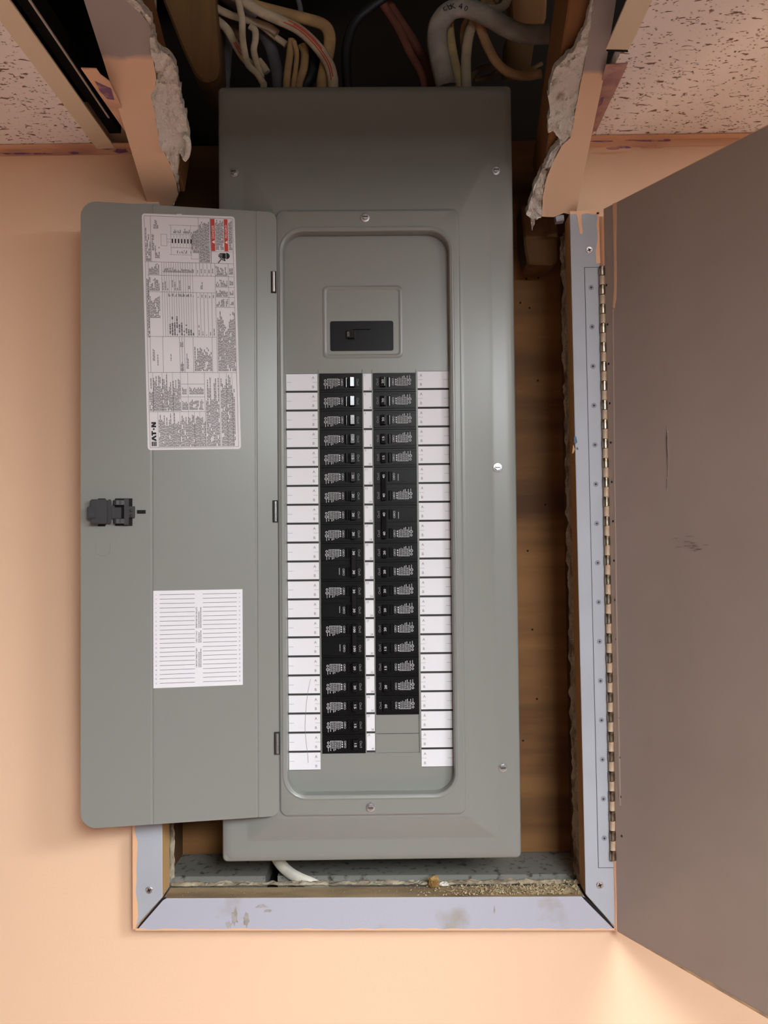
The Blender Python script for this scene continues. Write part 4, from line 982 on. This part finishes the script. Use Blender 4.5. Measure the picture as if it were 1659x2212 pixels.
def rating(s_, zc):
    m = MB(); f_ = lambda x: YF_ - .0058 - .00055 + (x - .0154) * math.tan(HT)
    text(m, s_, .0155, zc, 0, .0030, .0022 * len(s_) + .0008, -90, 0, .015); m.v = [(v[0], f_(v[0]), v[2]) for v in m.v]; return m
MESH = {}
def mesh_of(key, mk, mats, **k):
    if key not in MESH:
        o = mk().build(key[0], mats, **k); MESH[key] = o.data; bpy.data.objects.remove(o)
    return MESH[key]
def printmesh(poles):
    m = MB()
    if poles == 1: small_print(m, 0); offword(m, 0)
    else:
        small_print(m, P_ / 2); offword(m, P_ / 2); offword(m, -P_ / 2); 
        for k in range(6): rect(m, -.0042, -.0034, -P_ / 2 + .0042 - k * .0015, -P_ / 2 + .0042 - k * .0015 + .0011, YF_ - .0012)
    return m
def onmesh(poles):
    m = MB()
    for k in range(poles): onword(m, -P_ * poles / 2 + P_ * (k + .5))
    return m
PLACE = {1: 'top', 2: 'second', 3: 'third', 4: 'fourth', 5: 'fifth', 6: 'sixth', 7: 'seventh', 8: 'eighth', 9: 'ninth', 10: 'tenth', 11: 'eleventh', 12: 'twelfth', 13: 'thirteenth', 14: 'fourteenth', 15: 'fifteenth', 16: 'sixteenth', 17: 'seventeenth', 18: 'eighteenth', 19: 'nineteenth'}
def breaker(side, row, poles, amps, idx):
    z = CZ1 - P_ * (row + poles / 2); x = (LX0 + LX1) / 2 if side == 'left' else (RX0 + RX1) / 2
    t = empty('circuit_breaker'); rot = 0 if side == 'left' else math.pi
    t.matrix_world = PM @ Matrix.Translation((x, YD, z)) @ Matrix.Rotation(rot, 4, 'Y')
    num = '%d' % (2 * row + 1); rng = '%s to %d' % (num, 2 * (row + poles))
    kind = 'double' if poles == 2 else 'single'
    a_ = ('%s amp ' % amps) if amps else ''
    tag(t, 'black %s%s breaker, %s in the %s column, beside numbers %s' % (a_, kind, PLACE[idx] if idx < 20 else PLACE[idx], side, rng), 'circuit breaker', 'breakers in the %s column' % side)
    part('body', mesh_of(('body', poles), lambda: shell(poles), M_black, bevel=.0002), t)
    part('barrel', mesh_of(('barrel', poles), lambda: barrel(poles), M_handle, smooth=40), t)
    part('face_print', mesh_of(('face_print', poles), lambda: printmesh(poles), M_print), t)
    part('on_mark', mesh_of(('on_mark', poles), lambda: onmesh(poles), M_printdim), t)
    h = part('handle', mesh_of(('handle', poles), lambda: handle(poles), M_handle, bevel=.0003), t)
    if amps:
        for k in range(poles):
            zc = -P_ * poles / 2 + P_ * (k + .5)
            part('rating', mesh_of(('rating', amps, round(zc, 5)), lambda: rating(amps, zc), M_print), h)
LEFT = [(1, ''), (1, ''), (1, '15'), (1, '15'), (1, '15'), (1, '20'), (1, '20'), (1, '20'), (1, '20'), (2, '30'), (2, '30'), (2, '100'), (1, '20'), (1, '20'), (1, '15'), (1, '15'), (1, '15')]
RIGHT = [(1, '20'), (1, '20'), (1, '20'), (1, '15'), (1, '15'), (2, '40'), (2, '40')] + [(1, '20')] * 5 + [(1, '15')] * 2 + [(1, '20')] * 2
for side, L in (('left', LEFT), ('right', RIGHT)):
    r = 0
    for i, (p_, a_) in enumerate(L): breaker(side, r, p_, a_, i + 1); r += p_

# main breaker
mx, mz = (.1474 + .2320) / 2, (.6737 + .7140) / 2
t = empty('main_breaker'); t.matrix_world = PM @ Matrix.Translation((mx, YD, mz))
tag(t, 'large black 200 amp main breaker in its own frame above the two columns', 'circuit breaker')
w2, h2 = .0422, .0200
def mu(u, v): return (u - 760) * .0000809, (928 - v) * .0000826
xA, zA = mu(646, 1000); xB, zB = mu(690, 820); xC, zC_ = mu(610, 840); xD, zD = mu(905, 815); xE, zE = mu(530, 1000); xF, zF = mu(690, 970)
def chan(x, z): return (xA < x < xB and zA < z < zB) or (xC < x < xD and zC_ < z < zD) or (xE < x < xF and zE < z < zF)
xs_ = sorted([-w2, xA, xB, xC, xD, xE, w2]); zs_ = sorted([-h2, zA, zB, zC_, zD, zF, h2])
m = MB(); grid_plate(m, xs_, zs_, chan, .0008, .003); m.box(-w2, w2, .003, .014, -h2, h2); m.build('body', M_black, t)
m = MB().box(xE - .002, xA - .0004, -.0030, .0030, zF + .0006, zB - .002); m.build('handle', M_handle, t, bevel=.0006)
m = MB(); text(m, '200', xE + .0008, (zF + zB) / 2 - .001, -.0032, .0030, .0064, 90); m.build('rating', M_printdim, t)
